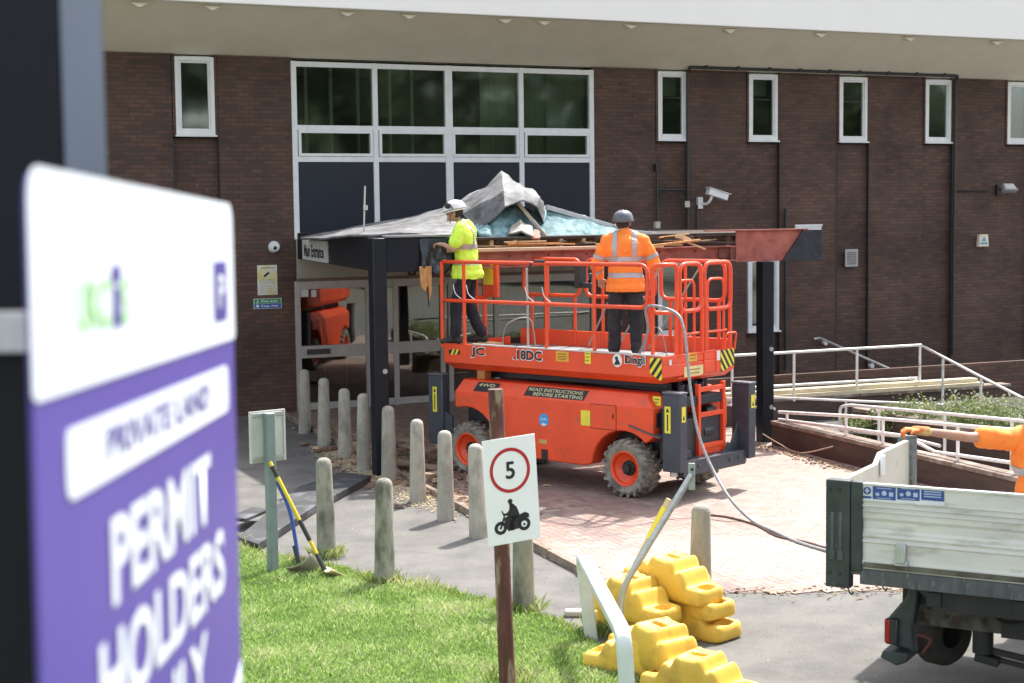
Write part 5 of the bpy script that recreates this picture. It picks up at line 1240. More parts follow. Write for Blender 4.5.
# timber boards
def boards(a, b, label, w_=.22, h=.065, m=None):
    o = MB().bar(a, b, w_, h).build('timber_board', m or mat('pale_board', (.60, .52, .36), .8, var=.15, scale=3, stretch=(.5, 4, 4)), bevel=.004); return tag(o, label, 'board', 'long boards on the landing wall')
a = AT(700, 403, 26.0); b = AT(987, 386, 28.2)
zz = .62
a = hit(712, 398, (0, 0, .47), (0, 0, 1)); b = hit(986, 387.5, (0, 0, .47), (0, 0, 1))
a = Vector((3.3, 26.55, .447)); b = Vector((8.35, 28.63, .447))
boards(a, b, 'long pale timber board, lower of the two resting on the landing wall')
boards(a+Vector((-.1, .03, .068)), b+Vector((-.1, .03, .068)), 'long pale timber board, upper of the two resting on the landing wall')
# near ramp rails
N1 = [AT(735, 409, 25.2), AT(775, 412, 24.3), AT(905, 420.5, 20.9), AT(1040, 431.5, 18.6)]
N1b = [AT(735, 416, 25.2), AT(775, 419, 24.3), AT(845, 426, 22.3), AT(905, 436, 20.9), AT(985, 458, 19.0), AT(1040, 470, 18.2)]
wp0, wp1 = Vector((4.05, 24.45, 0)), Vector((6.75, 17.3, 0))
def onwall(px):
    d = ray(px, 400); n_ = (wp1-wp0).cross(Vector((0, 0, 1))); return hit(px, 400, wp0, n_)
N1 = []; N1b = []
def WR(px, py): d = (wp1-wp0).cross(Vector((0, 0, 1))); return hit(px, py, wp0, d)
N1 = [WR(px, py) for px, py in ((779, 412), (850, 416), (905, 420.5), (960, 425.5), (1034, 431.5))]; N1b = [WR(px, py) for px, py in ((779, 419.5), (845, 428), (905, 436), (935, 452), (985, 459), (1034, 466))]
posts = [(WR(px, py), WR(px, py)) for px, py in ((787, 413), (846, 416), (883, 419), (958, 425), (1016, 430))]
posts = [((p.x, p.y, p.z), (p.x, p.y, .37)) for p, _ in posts]
railthing('ramp_rail', 'nearest white tube railing standing on the low ramp wall behind the truck tailboard', [N1, N1b], posts)
v0, v1 = Vector((5.0, 24.6, 0)), Vector((7.8, 18.0, 0)); nv = (v1-v0).cross(Vector((0, 0, 1)))
VR = lambda px, py: hit(px, py, v0, nv)
hp_ = fillet([VR(840, 434), VR(840, 407), VR(850, 405), VR(1034, 422)], .08)
railthing('ramp_rail', 'second white tube railing with hooped left end, just behind the nearest one', [hp_, [VR(840, 430), VR(905, 437), VR(940, 446)]], [((VR(px, py).x, VR(px, py).y, VR(px, py).z), (VR(px, py).x, VR(px, py).y, .0)) for px, py in ((879, 408), (945, 414), (1012, 420))])
w0 = AT(718, 399, 25.9); w1 = AT(775, 397.5, 25.6); w2_ = AT(946, 405, 24.6)
railthing('ramp_rail', 'thin white railing furthest back, just below the timber boards', [[w0, w1, w2_], [AT(718, 404, 25.9), AT(775, 409, 25.3)]], [((AT(846, 400, 25.2).x, 25.2, AT(846, 400, 25.2).z), (AT(846, 400, 25.2).x, 25.2, 0)), ((AT(771, 398, 25.6).x, 25.6, AT(771, 398, 25.6).z), (AT(771, 398, 25.6).x, 25.6, 0))], r=.02)
# flowering plants in the bed
M_pl = attr_mat('plant_leaf', .6, .35)
def plant(x, y, z, R, h, nm, label, seed, flower, dens=900):
    r = np.random.default_rng(seed); V = []; Fc = []; C = []
    stems = int(26*R/.4)
    for s in range(stems):
        a = r.uniform(0, 2*PI); q = R*math.sqrt(r.uniform(0, 1)); top = Vector((x+q*math.cos(a), y+q*math.sin(a), z+h*r.uniform(.6, 1.0))); bs = Vector((x+q*.5*math.cos(a), y+q*.5*math.sin(a), z))
        for k in range(dens//stems):
            t = r.uniform(.15, 1); p = bs.lerp(top, t)+Vector(r.normal(size=3)*.05)
            u = Vector(r.normal(size=3)).normalized(); w_ = u.cross(Vector(r.normal(size=3))).normalized(); s_ = .028*r.uniform(.5, 1.3); o = len(V)
            V += [p-u*s_, p+w_*s_*.5, p+u*s_, p-w_*s_*.5]; Fc.append((o, o+1, o+2, o+3)); C.append(np.array([(.10, .16, .05), (.15, .21, .06), (.20, .25, .09), (.30, .32, .17)][r.integers(4)])*r.uniform(.8, 1.2))
        if r.uniform() < flower:
            for k in range(3):
                p = top+Vector(r.normal(size=3)*.045); o = len(V); s_ = .015
                V += [p+Vector((-s_, 0, -s_*.5)), p+Vector((s_, 0, -s_*.5)), p+Vector((s_, .01, s_)), p+Vector((-s_, .01, s_))]; Fc.append((o, o+1, o+2, o+3)); C.append((.60, .60, .50) if k < 2 else (.55, .48, .14))
    t = empty(nm, (x, y, z), 0, label, 'plant', 'flowering plants in the bed by the ramp')
    me = bpy.data.meshes.new('foliage'); me.from_pydata([tuple(Vector(v)-Vector((x, y, z))) for v in V], [], Fc)
    at = me.color_attributes.new('col', 'FLOAT_COLOR', 'CORNER'); arr = np.ones((len(Fc)*4, 4)); arr[:, :3] = np.repeat(np.array(C), 4, 0); at.data.foreach_set('color', arr.ravel())
    me.materials.append(M_pl); o = bpy.data.objects.new('foliage', me); COL.objects.link(o); o.parent = t
PLZ = 1
PL = [(858, 410, 24.4, .30, .35, .05, 'low sparse green plant at the left end of the flower bed'), (886, 402, 24.2, .28, .55, .1, 'slim green plant with tall stalks below the timber boards'), (905, 400, 24.0, .22, .85, .1, 'tallest thin stalk plant rising in front of the timber boards'),
      (936, 396, 23.6, .42, .72, .7, 'yellow flowering bush in the middle of the bed'), (962, 396, 23.2, .42, .72, .9, 'dense yellow and white flowering bush under the end of the boards'),
      (990, 400, 22.8, .38, .62, .8, 'white flowering bush right of the board ends'), (1012, 402, 22.3, .36, .70, .9, 'pale flowering bush at the right edge of the photo'),       (968, 392, 25.6, .5, .55, .3, 'leafy green plant at the back of the bed under the board ends'), (1006, 398, 25.2, .5, .55, .5, 'green flowering plant at the back of the bed below the sloping rail')]
for k, (px, py, Y, R, h, fl, lab) in enumerate(PL):
    p = AT(px, py, Y); plant(p.x, Y, max(.02, p.z-h*.5-.22), R*.88, h*.85, 'flowering_plant', lab, 40+k, fl, dens=950)
tag(MB().prism([(5.5, 25.0), (8.5, 18.2), (11, 18.2), (9.2, 28.6), (6.0, 27.4)], .01, .22, 'z').build('planting_bed_soil', mat('bed_soil', (.045, .05, .025), .95, var=.3)), kind='structure')

# ---------------------------------------------------------------- debris along the kerb
def scatter(name, n, fn, size, cols, label, cat, seed):
    r = np.random.default_rng(seed); V = []; Fc = []; C = []
    for k in range(n):
        x, y = fn(r); s = size*r.uniform(.4, 1.5); a = r.uniform(0, PI); e = r.uniform(.2, .6); z = .012
        u = Vector((math.cos(a), math.sin(a), r.uniform(-.2, .2)))*s; w_ = Vector((-math.sin(a), math.cos(a), r.uniform(-.3, .3)))*s*e; h = Vector((0, 0, s*r.uniform(.1, .5))); p = Vector((x, y, z+s*.12)); o = len(V)
        V += [p-u-w_, p+u-w_, p+u+w_, p-u+w_, p-u*.7-w_*.7+h, p+u*.8-w_*.6+h, p+u*.7+w_*.7+h*.8, p-u*.8+w_*.6+h]
        Fc += [(o+a_, o+b_, o+c_, o+d_) for a_, b_, c_, d_ in ((0, 3, 2, 1), (4, 5, 6, 7), (0, 1, 5, 4), (1, 2, 6, 5), (2, 3, 7, 6), (3, 0, 4, 7))]; c = np.array(cols[r.integers(len(cols))])*r.uniform(.7, 1.3); C += [c]*6
    me = bpy.data.meshes.new(name); me.from_pydata([tuple(v) for v in V], [], Fc)
    at = me.color_attributes.new('col', 'FLOAT_COLOR', 'CORNER'); arr = np.ones((len(Fc)*4, 4)); arr[:, :3] = np.repeat(np.array(C), 4, 0); at.data.foreach_set('color', arr.ravel())
    me.materials.append(MATS.get('debris') or attr_mat('debris', .9)); o = bpy.data.objects.new(name, me); COL.objects.link(o); tag(o, label, cat, kind='stuff')
def alongkerb(r):
    t = r.uniform(2.5, 11.5); q = KA+kd*t+Vector((kd.y, -kd.x))*(-.22+r.normal()*.20)*1; return q.x, q.y
BR = [(.30, .20, .12), (.22, .13, .08), (.42, .32, .20), (.16, .11, .08)]
scatter('leaf_litter', 1500, alongkerb, .022, BR+[(.5, .4, .28)], 'dry brown leaves and chips gathered along the paving edge between the bollards', 'litter', 1)
scatter('rubble', 260, lambda r: (r.uniform(-2.6, -.4)+0, 0) if False else ((lambda q: (q.x+r.normal()*.45+.5, q.y+r.normal()*.8))(KA+kd*r.uniform(4.5, 8.5))), .085, BR, 'broken brown boards and rubble piled on the paving behind the bollards near the post', 'rubble', 2)
def wallfoot(r):
    t = r.uniform(-.05, .7); q = wp0.lerp(wp1, t); return q.x-.25-abs(r.normal())*.18, q.y+r.normal()*.1
scatter('leaf_litter', 900, wallfoot, .020, BR, 'dry leaves and twigs swept against the foot of the low ramp wall', 'litter', 3)
scatter('leaf_litter', 260, lambda r: (r.uniform(.9, 5.2), 14.9+r.normal()*.14), .018, BR+[(.12, .16, .05)], 'thin line of chips and leaves along the front edge of the paving', 'litter', 4)
scatter('sand', 7000, lambda r: (lambda q: (q.x-.22+r.normal()*.20, q.y+r.normal()*.12))(KA+kd*(5.0+5.8*r.beta(1.5, 1.5))), .013, [(.48, .38, .25), (.52, .44, .30)], 'pale sand spilled along the paving edge at the feet of the near bollards', 'sand', 6)
for (px, py, px2, py2, lab) in ((425, 482, 448, 476, 'short brown plank lying on the rubble behind the third bollard from the lift'), (395, 462, 440, 470, 'broken plank lying between the black post and the lift outrigger'), (404, 449, 436, 457, 'weathered plank leaning on the rubble pile below the doors'), (385, 440, 425, 444, 'thin board lying furthest back on the rubble pile')):
    a, b = G(px, py, .1), G(px2, py2, .12); tag(MB().bar((a.x, a.y, random.uniform(.10, .2)), (b.x, b.y, random.uniform(.08, .22)), .18, .035).build('plank', mat('weathered_plank', (.28, .20, .14), .9, var=.3, scale=6), bevel=.004), lab, 'plank', 'planks on the rubble pile')
scatter('grit', 2600, lambda r: (r.uniform(-4.5, 5.5), r.uniform(11.5, 22)), .006, [(.42, .40, .36), (.10, .10, .10), (.30, .24, .17)], 'scattered grit and small stones on the asphalt path', 'grit', 12)
# gap shadow line: sunken channel is real joint between kerb and asphalt

# ---------------------------------------------------------------- hoses and cables
M_hose = mat('ribbed_grey_hose', (.30, .30, .31), .5, var=.3, scale=40)
pR = LM @ Vector((-.17, .0, 2.42))
hp2 = [LM @ Vector((-.75, .5, DK+.05)), LM @ Vector((-.45, .3, 2.1)), LM @ Vector((-.22, -.02, 2.42)), AT(674, 312, 19.55), AT(684, 330, 19.4), AT(690, 385, 19.25), AT(698, 432, 19.1), AT(712, 468, 18.9), AT(731, 500, 18.5)]
g1 = G(752, 523); g2 = G(775, 534); g3 = G(800, 545); g4 = G(840, 557); g5 = G(900, 575)
hp2 += [(g1.x, g1.y, .03), (g2.x, g2.y, .025), (g3.x, g3.y, .025), (g4.x, g4.y, .025), (g5.x, g5.y, .025)]
o = MB().tube(smooth_path(hp2, 8), .018, 8).build('air_hose', M_hose, None); tag(o, 'grey hose looping from the platform rail down to the paving and off behind the truck', 'hose')
hp3 = [G(700, 516), G(728, 519), G(756, 527), G(777, 538), G(802, 543), G(830, 551), G(880, 566)]
o = MB().tube(smooth_path([(p.x, p.y, .022) for p in hp3], 8), .012, 6).build('power_cable', mat('brown_cable', (.10, .05, .04), .5)); tag(o, 'thin dark cable lying on the paving beside the grey hose', 'cable')
a = AT(763, 434, 24.3); pts = [(a.x, a.y, a.z)]+[tuple(AT(px, py, Y)) for px, py, Y in ((778, 443, 23.9), (800, 453, 23.3))]+[tuple(AT(833, 446.5, 22.4))]
o = MB().tube(smooth_path(pts, 6), .010, 6).build('tie_rope', mat('tan_rope', (.35, .27, .2), .8)); tag(o, 'thin slack rope from the right canopy post to the face of the ramp wall', 'rope')

# ================================================================== DROPSIDE TRUCK
T0 = Vector((2.29, 11.62, 0)); 
tz_top = 1.66
A_ = hit(827, 480, (0, 0, tz_top), (0, 0, 1)); B_ = hit(1024, 492, (0, 0, tz_top), (0, 0, 1)); C_ = hit(936, 447, (0, 0, tz_top), (0, 0, 1))
print('TRUCK', A_, B_, C_)
tx = (B_-A_).normalized(); TR = math.atan2(tx.y, tx.x)-math.radians(4); TW = (C_-A_).length*1.03
T0 = Vector((A_.x, A_.y, 0)); TM = Matrix.Translation(T0) @ Matrix.Rotation(TR, 4, 'Z'); TMi = TM.inverted(); TNy = TM.to_3x3() @ Vector((0, 1, 0))
def TY(px, py, y=0.): q = TMi @ hit(px, py, TM @ Vector((0, y, 0)), TNy); return q.x, q.z
truck = empty('dropside_truck', T0, TR, 'white dropside truck with dark corner posts reversing in at the right edge', 'truck')
zf = TY(900, 572)[1]; zfr = TY(900, 588)[1]; LT = 4.2
print('truckz', zf, zfr, TY(900, 484), TW, [TY(850, y) for y in (590,)], math.degrees(TR))
M_tw = mat('cream_alloy', (.63, .62, .57), .45, var=.10, scale=3, col2=(.26, .24, .17), c2scale=4, c2lo=.52, c2hi=.8, stretch=(.7, 1, 3))
M_td = mat('dark_green_grey', (.032, .042, .042), .5, var=.3, scale=9, col2=(.14, .15, .14), c2scale=20, c2lo=.66, c2hi=.7)
M_tr = mat('worn_grey_rail', (.075, .082, .085), .6, var=.3, scale=8, col2=(.24, .25, .25), c2scale=14, c2lo=.55, c2hi=.7, stretch=(2, 1, .5))
h = tz_top-zf; xg = TY(863, 520)[0]
# ribbed dropside profile (y, z) extruded along x
def side_profile(zb_, h, y0, out=1):
    zs = [(0, .0), (.03, -.014), (.10, -.014), (.12, .0), (.14, .0)]
    pts = []
    marks = [(0.0, 0), (.05, 0), (.06, .012), (.10, .012), (.11, 0), (.30, 0), (.315, .010), (.33, .010), (.345, 0), (.365, 0), (.38, .010), (.395, .010), (.41, 0), (.44, 0), (.47, -.012), (.56, -.012), (.60, .004), (.66, .004), (.67, .012), (.685, .012), (.70, 0), (.715, 0), (.73, .012), (.745, .012), (.76, 0), (.78, 0), (.79, .010), (.80, .010), (.81, 0), (.97, 0), (.975, .012), (1.0, .012)]
    for f_, d in marks: pts.append((y0-d, zb_+f_*h))
    return pts+[(y0+.03, zb_+h), (y0+.03, zb_)]
ds = MB().prism([(q[0], q[1]) for q in side_profile(zf, h, 0)], xg, LT, 'x').build('dropside', M_tw, truck, smooth=False)
MB().prism([(TW+.05-q[0], q[1]) for q in side_profile(zf-h-.03, h, -.0)], .1, LT, 'x').build('dropside', M_tw, truck, smooth=False)
# latch
lx, lz = TY(902, 556); MB().box(lx-.035, lx+.035, -.04, 0, lz-.05, lz+.09).box(lx-.05, lx+.05, -.035, 0, lz-.07, lz-.03).build('latch', M_galv, ds, bevel=.008)
# load rail and corner post
MB().box(xg-.02, LT, -.01, .05, zf-.115, zf-.004).build('load_rail', M_tr, truck, bevel=.006)
zpb = TY(840, 587)[1]; xm_ = TY(851, 520)[0]
pz = MB().box(.0, xm_, -.03, .07, zpb, tz_top+.01).box(xm_+.003, xg, -.022, .06, zf-.02, tz_top+.006).build('corner_post', M_td, truck, bevel=.008)
mb = MB()
for q in (.28, .62):
    xq = xm_*q; mb.box(xq-.012, xq+.012, -.036, -.03, zf+.12, tz_top-.22); mb.box(xq-.02, xq+.02, -.038, -.03, zf+.05, zf+.12)
mb.build('hinge_strap', mat('worn_grey_rail', (.11, .12, .125), .55), pz, bevel=.003)
for q in ((.03, zf-.05), (.105, zf-.05), (.105, zf-.13), (.10, tz_top-.06), (.03, tz_top-.06)): MB().cyl((q[0], -.034, q[1]), (q[0], -.026, q[1]), .013, 12).build('rivet', M_black, pz)
# tailboard: inner face seen; top edge kinked and higher at far half
tb0, tb1, th1, th2 = .05, TW, tz_top-.0, tz_top+.02
mb = MB(); mb.prism([(.08, zf), (TW-.1, zf), (TW-.1, tz_top+.05), (TW*.56, tz_top+.05), (TW*.50, tz_top-.02), (.08, tz_top-.02)], .03, .07, 'x'); tlb = mb.build('tailboard', mat('tailboard_white', (.62, .60, .52), .5, var=.1, scale=3, col2=(.36, .27, .18), c2scale=3, c2lo=.58, c2hi=.85), truck, bevel=.006)
MB().box(.075, .10, TW*.52, TW*.56, tz_top-.12, tz_top+.04).build('dent_fold', M_upvc, tlb, bevel=.01)
MB().box(-.03, .10, TW-.11, TW+.02, zpb, tz_top+.07).build('corner_post', mat('far_post_grey', (.13, .15, .15), .6, var=.4, scale=20, col2=(.3, .31, .3), c2scale=25, c2lo=.55, c2hi=.65), truck, bevel=.006)
MB().box(.1, LT, .0, TW+.03, zf-.05, zf).build('bed_floor', mat('bed_floor', (.12, .11, .10), .9, var=.3), truck)
MB().box(LT, LT+.06, 0, TW, zf, tz_top+.5).build('headboard', M_tw, truck, bevel=.01)
# stickers
def tflat(px0, py0, px1, py1, m, nm='notice_plate'):
    x0, z1 = TY(px0, py0); x1, _ = TY(px1, py0); _, z0 = TY(px0, py1); return flat(truck, nm, m, [rect(x0, x1, z0, z1)], -.0005, th=.004), x0, x1, z0, z1
M_sb = mat('sticker_navy', (.035, .075, .28), .5, var=.06)
bw = tflat(862, 484.5, 945, 500, mat('sticker_white', (.7, .72, .74), .5))
def pic(px0, px1, lines, ic=True):
    dy = (px0-862)*.035
    x0, z1 = TY(px0, 485.6+dy*.6); x1, _ = TY(px1, 486); _, z0 = TY(px0, 498.5+dy*.6); o = flat(truck, 'notice_plate', M_sb, [rect(x0, x1, z0, z1)], -.005, th=.002)
    pp_ = []
    if ic: cx_ = (x0+x1)/2; cz_ = (z0+z1)/2; pp_ = [disc2(cx_, cz_, .018, 14), rect(cx_-.06, cx_-.035, cz_-.02, cz_+.0), rect(cx_+.035, cx_+.065, cz_-.02, cz_+.01), rect(x0+.03, x1-.03, z1-.014, z1-.009), rect(x0+.03, x1-.03, z0+.008, z0+.012)]
    else: pp_ = [rect(x0+.02, x1-.02, z1-.016-.017*k, z1-.009-.017*k) for k in range(4)]
    flat(o, 'print', mat('print_pale', (.45, .55, .70), .5), pp_, -.0075, th=.001)
pic(873, 896, 0); pic(897.5, 920, 0); pic(921.5, 944.5, 4, False)
xx, zz = TY(867.5, 490.5); flat(truck, 'round_notice', M_sb, [disc2(xx, zz, .028, 20), rect(xx-.03, xx+.03, zz-.055, zz-.038)], -.005, th=.002); flat(truck, 'round_notice_print', M_lwht, [rect(xx-.004, xx+.004, zz-.018, zz+.018), rect(xx-.015, xx-.009, zz-.006, zz+.006), rect(xx+.009, xx+.015, zz-.006, zz+.006)], -.0075, th=.001)
# hooks under the rail
for px in (849, 883): hx, hz = TY(px, 590 if px < 860 else 586); MB().tube(smooth_path([(hx-.01, .0, hz+.03), (hx, -.0, hz-.01), (hx+.02, 0, hz-.03), (hx+.03, 0, hz-.01)]), .006, 6).build('rope_hook', M_black, truck)
# chassis, tail lamp, undergear
M_ch = mat('chassis_black', (.018, .018, .019), .6, var=.3); M_chw = mat('chassis_pale', (.085, .08, .07), .8, var=.5, scale=9, col2=(.05, .03, .02), c2scale=7, c2lo=.5, c2hi=.6)
zr1 = TY(930, 604, .45)[1]; zr0 = TY(930, 626, .45)[1]; xr0 = TY(918, 610, .45)[0]
MB().prism([(.62, zfr-.02), (.80, zfr-.16), (LT, zfr-.16), (LT, zfr-.02)], .1, .16, 'y').build('cross_bearer', M_ch, truck)
for yy in (.45, TW-.5): MB().box(xr0, LT, yy, yy+.06, zr0, zr1).build('chassis_rail', M_chw, truck, bevel=.005)
mb = MB()
for k in range(6): mb.box(.70+k*.6, .80+k*.6, .08, TW-.08, zfr-.13, zfr-.03)
mb.box(xr0-.1, LT, .4, .55, zr1, zfr-.10); mb.box(xr0+.6, LT, .43, .6, zr0-.02, zr1); mb.build('subframe', M_ch, truck)
MB().box(xr0+.05, xr0+.22, .448, .449, 0, 0)
l0_, lzt = TY(889, 620, .3); l1_, lzb = TY(908, 648, .3)
arm = MB().prism([(l0_-.02, lzt), (l0_+.12, lzt+.18), (xr0-.02, zr1+.18), (xr0+.05, zr1+.15), (xr0, zr0), (l1_+.05, lzb-.05), (l1_, lzb-.02), (l0_+.03, lzb)], .3, .42, 'y').build('lamp_bracket', M_td, truck, bevel=.02)
lamp = MB().box(l0_-.015, l0_+.075, .26, .31, lzb+.02, lzt+.02).build('tail_lamp', mat('lamp_black', (.03, .03, .035), .25), truck, bevel=.01)
MB().box(l0_-.022, l0_+.018, .255, .315, lzb+.03, lzt+.015).build('red_lens', mat('lens_red', (.35, .012, .015), .2), lamp, bevel=.008)
s0_, sz = TY(883, 655, .3); MB().prism([(s0_, sz), (s0_+.12, sz-.045), (s0_+.20, sz-.01), (s0_+.20, sz+.055), (s0_+.02, sz+.055)], .22, .5, 'y').build('step', M_td, truck, bevel=.01)
# hanging spare wheel
wx, wz = TY(939, 634, .75)
mb = MB(Matrix.Translation((wx, .85, wz)) @ Matrix.Rotation(math.radians(65), 4, 'Z')); mb.lathe([(.11, -.09), (.16, -.11), (.22, -.10), (.25, -.06), (.255, .06), (.22, .10), (.16, .11), (.11, .09)], (0, 0, 0), 'y', 30); sw = mb.build('spare_wheel', mat('tyre_brown', (.035, .03, .027), .8, var=.3), truck)
mb = MB(); hx, hz = TY(914, 645, .6); mb.tube(smooth_path([(hx-.05, .6, hz-.02), (hx+.02, .6, hz+.07), (hx+.12, .6, hz+.05), (hx+.06, .6, hz-.06)]), .014, 6); mb.bar((hx-.08, .6, hz-.06), (hx+.03, .6, hz-.04), .06, .03); mb.build('tow_hook', mat('rusty_steel', (.16, .06, .045), .8), truck)
cx_, cz_ = TY(983, 640, .6); MB().cyl((cx_-.0, .6, cz_-.09), (cx_, .6, cz_+.1), .075, 18).build('air_tank', M_ch, truck)
MB().bar((cx_-.02, .6, cz_-.06), (LT*.6, .6, cz_-.26), .03, .045).bar((cx_+.02, .6, cz_-.12), (LT*.6, .62, cz_-.33), .03, .035).bar((cx_-.05, .6, cz_-.12), (cx_+.12, .6, cz_-.15), .1, .06).build('prop_linkage', M_ch, truck, bevel=.006)
mb = MB()
for k in range(9):
    xk = xr0+.08+.13*k
    MB().cyl((xk, .449, zr1-.03-.05*(k % 2)), (xk, .440, zr1-.03-.05*(k % 2)), .014, 10).build('chassis_bolt', M_ch, truck)
for k in range(3): mb.tube(smooth_path([(xr0+.2+.3*k, .42, zr1+.04), (xr0+.35+.3*k, .40, zr1-.02-.05*k), (xr0+.7+.3*k, .42, zr1+.05)]), .010, 6)
mb.build('air_line', M_ch, truck)
MB().box(xg+.01, LT, -.018, -.012, zf+.012, zf+.05).build('grime_strip', mat('grime', (.10, .095, .07), .9, var=.5, scale=8), ds)
# wheels and cab beyond the frame, so the truck stands on the ground
def twheel(x, y):
    w_ = empty('wheel', (0, 0, 0)); w_.parent = truck
    MB().lathe([(.17, -.11), (.25, -.12), (.31, -.10), (.33, -.06), (.33, .06), (.31, .10), (.25, .12), (.17, .11)], (x, y, .33), 'y', 36).build('tyre', M_black, w_)
    MB().lathe([(0, -.04), (.07, -.05), (.10, -.02), (.17, -.07), (.175, .08)], (x, y, .33), 'y', 30).build('rim', M_tw, w_)
for x in (2.45, 5.3):
    for y in (.14, TW-.14): twheel(x, y)
mb = MB(); mb.prism([(LT+.25, .45), (LT+2.0, .45), (LT+2.0, 1.2), (LT+1.55, 1.9), (LT+1.3, 2.1), (LT+.25, 2.1)], .05, TW-.05, 'y'); mb.build('cab', M_tw, truck, bevel=.05)
MB().box(LT-.2, LT+1.9, .3, TW-.3, .4, .6).build('chassis_rail', M_ch, truck)
# ================================================================== PEOPLE
def capsules(chains, ell=()):
    mb = MB()
    def sph(c, r, n=12):
        c = Vector(c); rr = r if isinstance(r, (tuple, list)) else (r, r, r); vs = []; fs = []
        for i in range(1, n):
            for j in range(n*2): t = PI*i/n; p = PI*j/n; vs.append(c+Vector((rr[0]*math.sin(t)*math.cos(p), rr[1]*math.sin(t)*math.sin(p), rr[2]*math.cos(t))))
        vs += [c+Vector((0, 0, rr[2])), c-Vector((0, 0, rr[2]))]; m = n*2; T_, B_ = len(vs)-2, len(vs)-1
        for i in range(n-2):
            for j in range(m): fs.append((i*m+j, (i+1)*m+j, (i+1)*m+(j+1) % m, i*m+(j+1) % m))
        for j in range(m): fs.append((T_, j, (j+1) % m)); fs.append((B_, (n-2)*m+(j+1) % m, (n-2)*m+j))
        mb.add(vs, fs)
    for ch in chains:
        for i, (p, r) in enumerate(ch):
            sph(p, r, 8)
            if i: mb.tube([ch[i-1][0], p], [ch[i-1][1], r], 16)
    for c, r in ell: sph(c, r)
    return mb
def remesh(name, mb, vox, m, parent, sm=4, box=None):
    me = bpy.data.meshes.new('tmp'); me.from_pydata(mb.v, [], mb.f); me.update()
    o = bpy.data.objects.new('tmp', me); COL.objects.link(o)
    md = o.modifiers.new('r', 'REMESH'); md.mode = 'VOXEL'; md.voxel_size = vox
    s = o.modifiers.new('s', 'SMOOTH'); s.factor = .5; s.iterations = sm
    dg = bpy.context.evaluated_depsgraph_get(); m2 = bpy.data.meshes.new_from_object(o.evaluated_get(dg)); bpy.data.objects.remove(o)
    if box:
        bm = bmesh.new(); bm.from_mesh(m2)
        for co, no in box:   # keep the side the normal points to
            bmesh.ops.bisect_plane(bm, geom=bm.verts[:]+bm.edges[:]+bm.faces[:], plane_co=co, plane_no=no, clear_inner=True)
        bm.to_mesh(m2); bm.free()
    m2.name = name; m2.materials.clear(); m2.materials.append(m)
    for p in m2.polygons: p.use_smooth = True
    r = bpy.data.objects.new(name, m2); COL.objects.link(r); r.parent = parent; return r
def band(src, name, pred, m, off=.006):
    bm = bmesh.new(); bm.from_mesh(src.data); bm.normal_update()
    nv = {v.index: v.normal.copy() for v in bm.verts}
    kill = [f for f in bm.faces if not pred(f.calc_center_median())]; bmesh.ops.delete(bm, geom=kill, context='FACES')
    for v in bm.verts: v.co += v.normal*off
    me = bpy.data.meshes.new(name); bm.to_mesh(me); bm.free(); me.materials.append(m)
    for p in me.polygons: p.use_smooth = True
    o = bpy.data.objects.new(name, me); COL.objects.link(o); o.parent = src; return o
def wrinkle(o, amp, sc, seed=0):
    for v in o.data.vertices:
        n = noise.noise(Vector((v.co.x*sc, v.co.y*sc, v.co.z*sc*.7+seed))); n2 = noise.noise(Vector((v.co.x*sc*2.2, v.co.y*sc*2.2, v.co.z*sc*1.6+seed)))
        d = Vector((v.co.x, v.co.y, 0)); v.co += v.normal*(amp*n+amp*.6*n2)
M_skin = mat('skin', (.46, .25, .17), .55, var=.08, scale=9); M_trs = mat('dark_work_trousers', (.014, .015, .022), .85, var=.3, scale=12, bump=.3, bscale=30)
M_trs2 = mat('dusty_work_trousers', (.022, .024, .030), .85, var=.4, scale=8, bump=.3, bscale=30, col2=(.10, .095, .09), c2scale=4, c2lo=.6, c2hi=.8)
M_or = mat('hi_vis_orange', (1.0, .26, .035), .7, var=.06, scale=6, bump=.2, bscale=25); M_ye = mat('hi_vis_yellow', (.66, .95, .08), .7, var=.06, scale=6, bump=.2, bscale=25)
M_tape = mat('reflective_tape', (.42, .42, .44), .4, .2, var=.06); M_boot = mat('work_boot', (.03, .028, .027), .7); M_hair = mat('dark_hair', (.03, .02, .015), .7)
def hand_chains(w, f, palm_n, thumb_side, curl=.5, s=1.0):
    """w wrist, f forward dir, palm_n palm normal, thumb_side direction: separate unequal curled fingers"""
    w = Vector(w); f = Vector(f).normalized(); pn = Vector(palm_n).normalized(); ts = Vector(thumb_side).normalized(); ch = []
    palm = w+f*.085*s
    ch.append([(w, .024*s), (w+f*.045*s, .027*s)]); 
    for k, (o, l) in enumerate(((.033, .070), (.011, .080), (-.011, .074), (-.032, .058))):
        a = w+f*.05*s+ts*o*.8*s; b = w+f*.092*s+ts*o*s; d = (f*math.cos(curl*.7)+pn*math.sin(curl*.7)); c = b+d*l*.5*s; d2 = (f*math.cos(curl*1.9)+pn*math.sin(curl*1.9)); e = c+d2*l*.5*s
        ch.append([(a, .014*s), (b, .0115*s), (c, .010*s), (e, .0085*s)])
    a = w+f*.03*s+ts*.025*s; b = a+(f*.5+ts*.8).normalized()*.035*s; c = b+(f*.8+pn*.5+ts*.1).normalized()*.032*s; ch.append([(a, .016*s), (b, .0125*s), (c, .010*s)])
    return ch
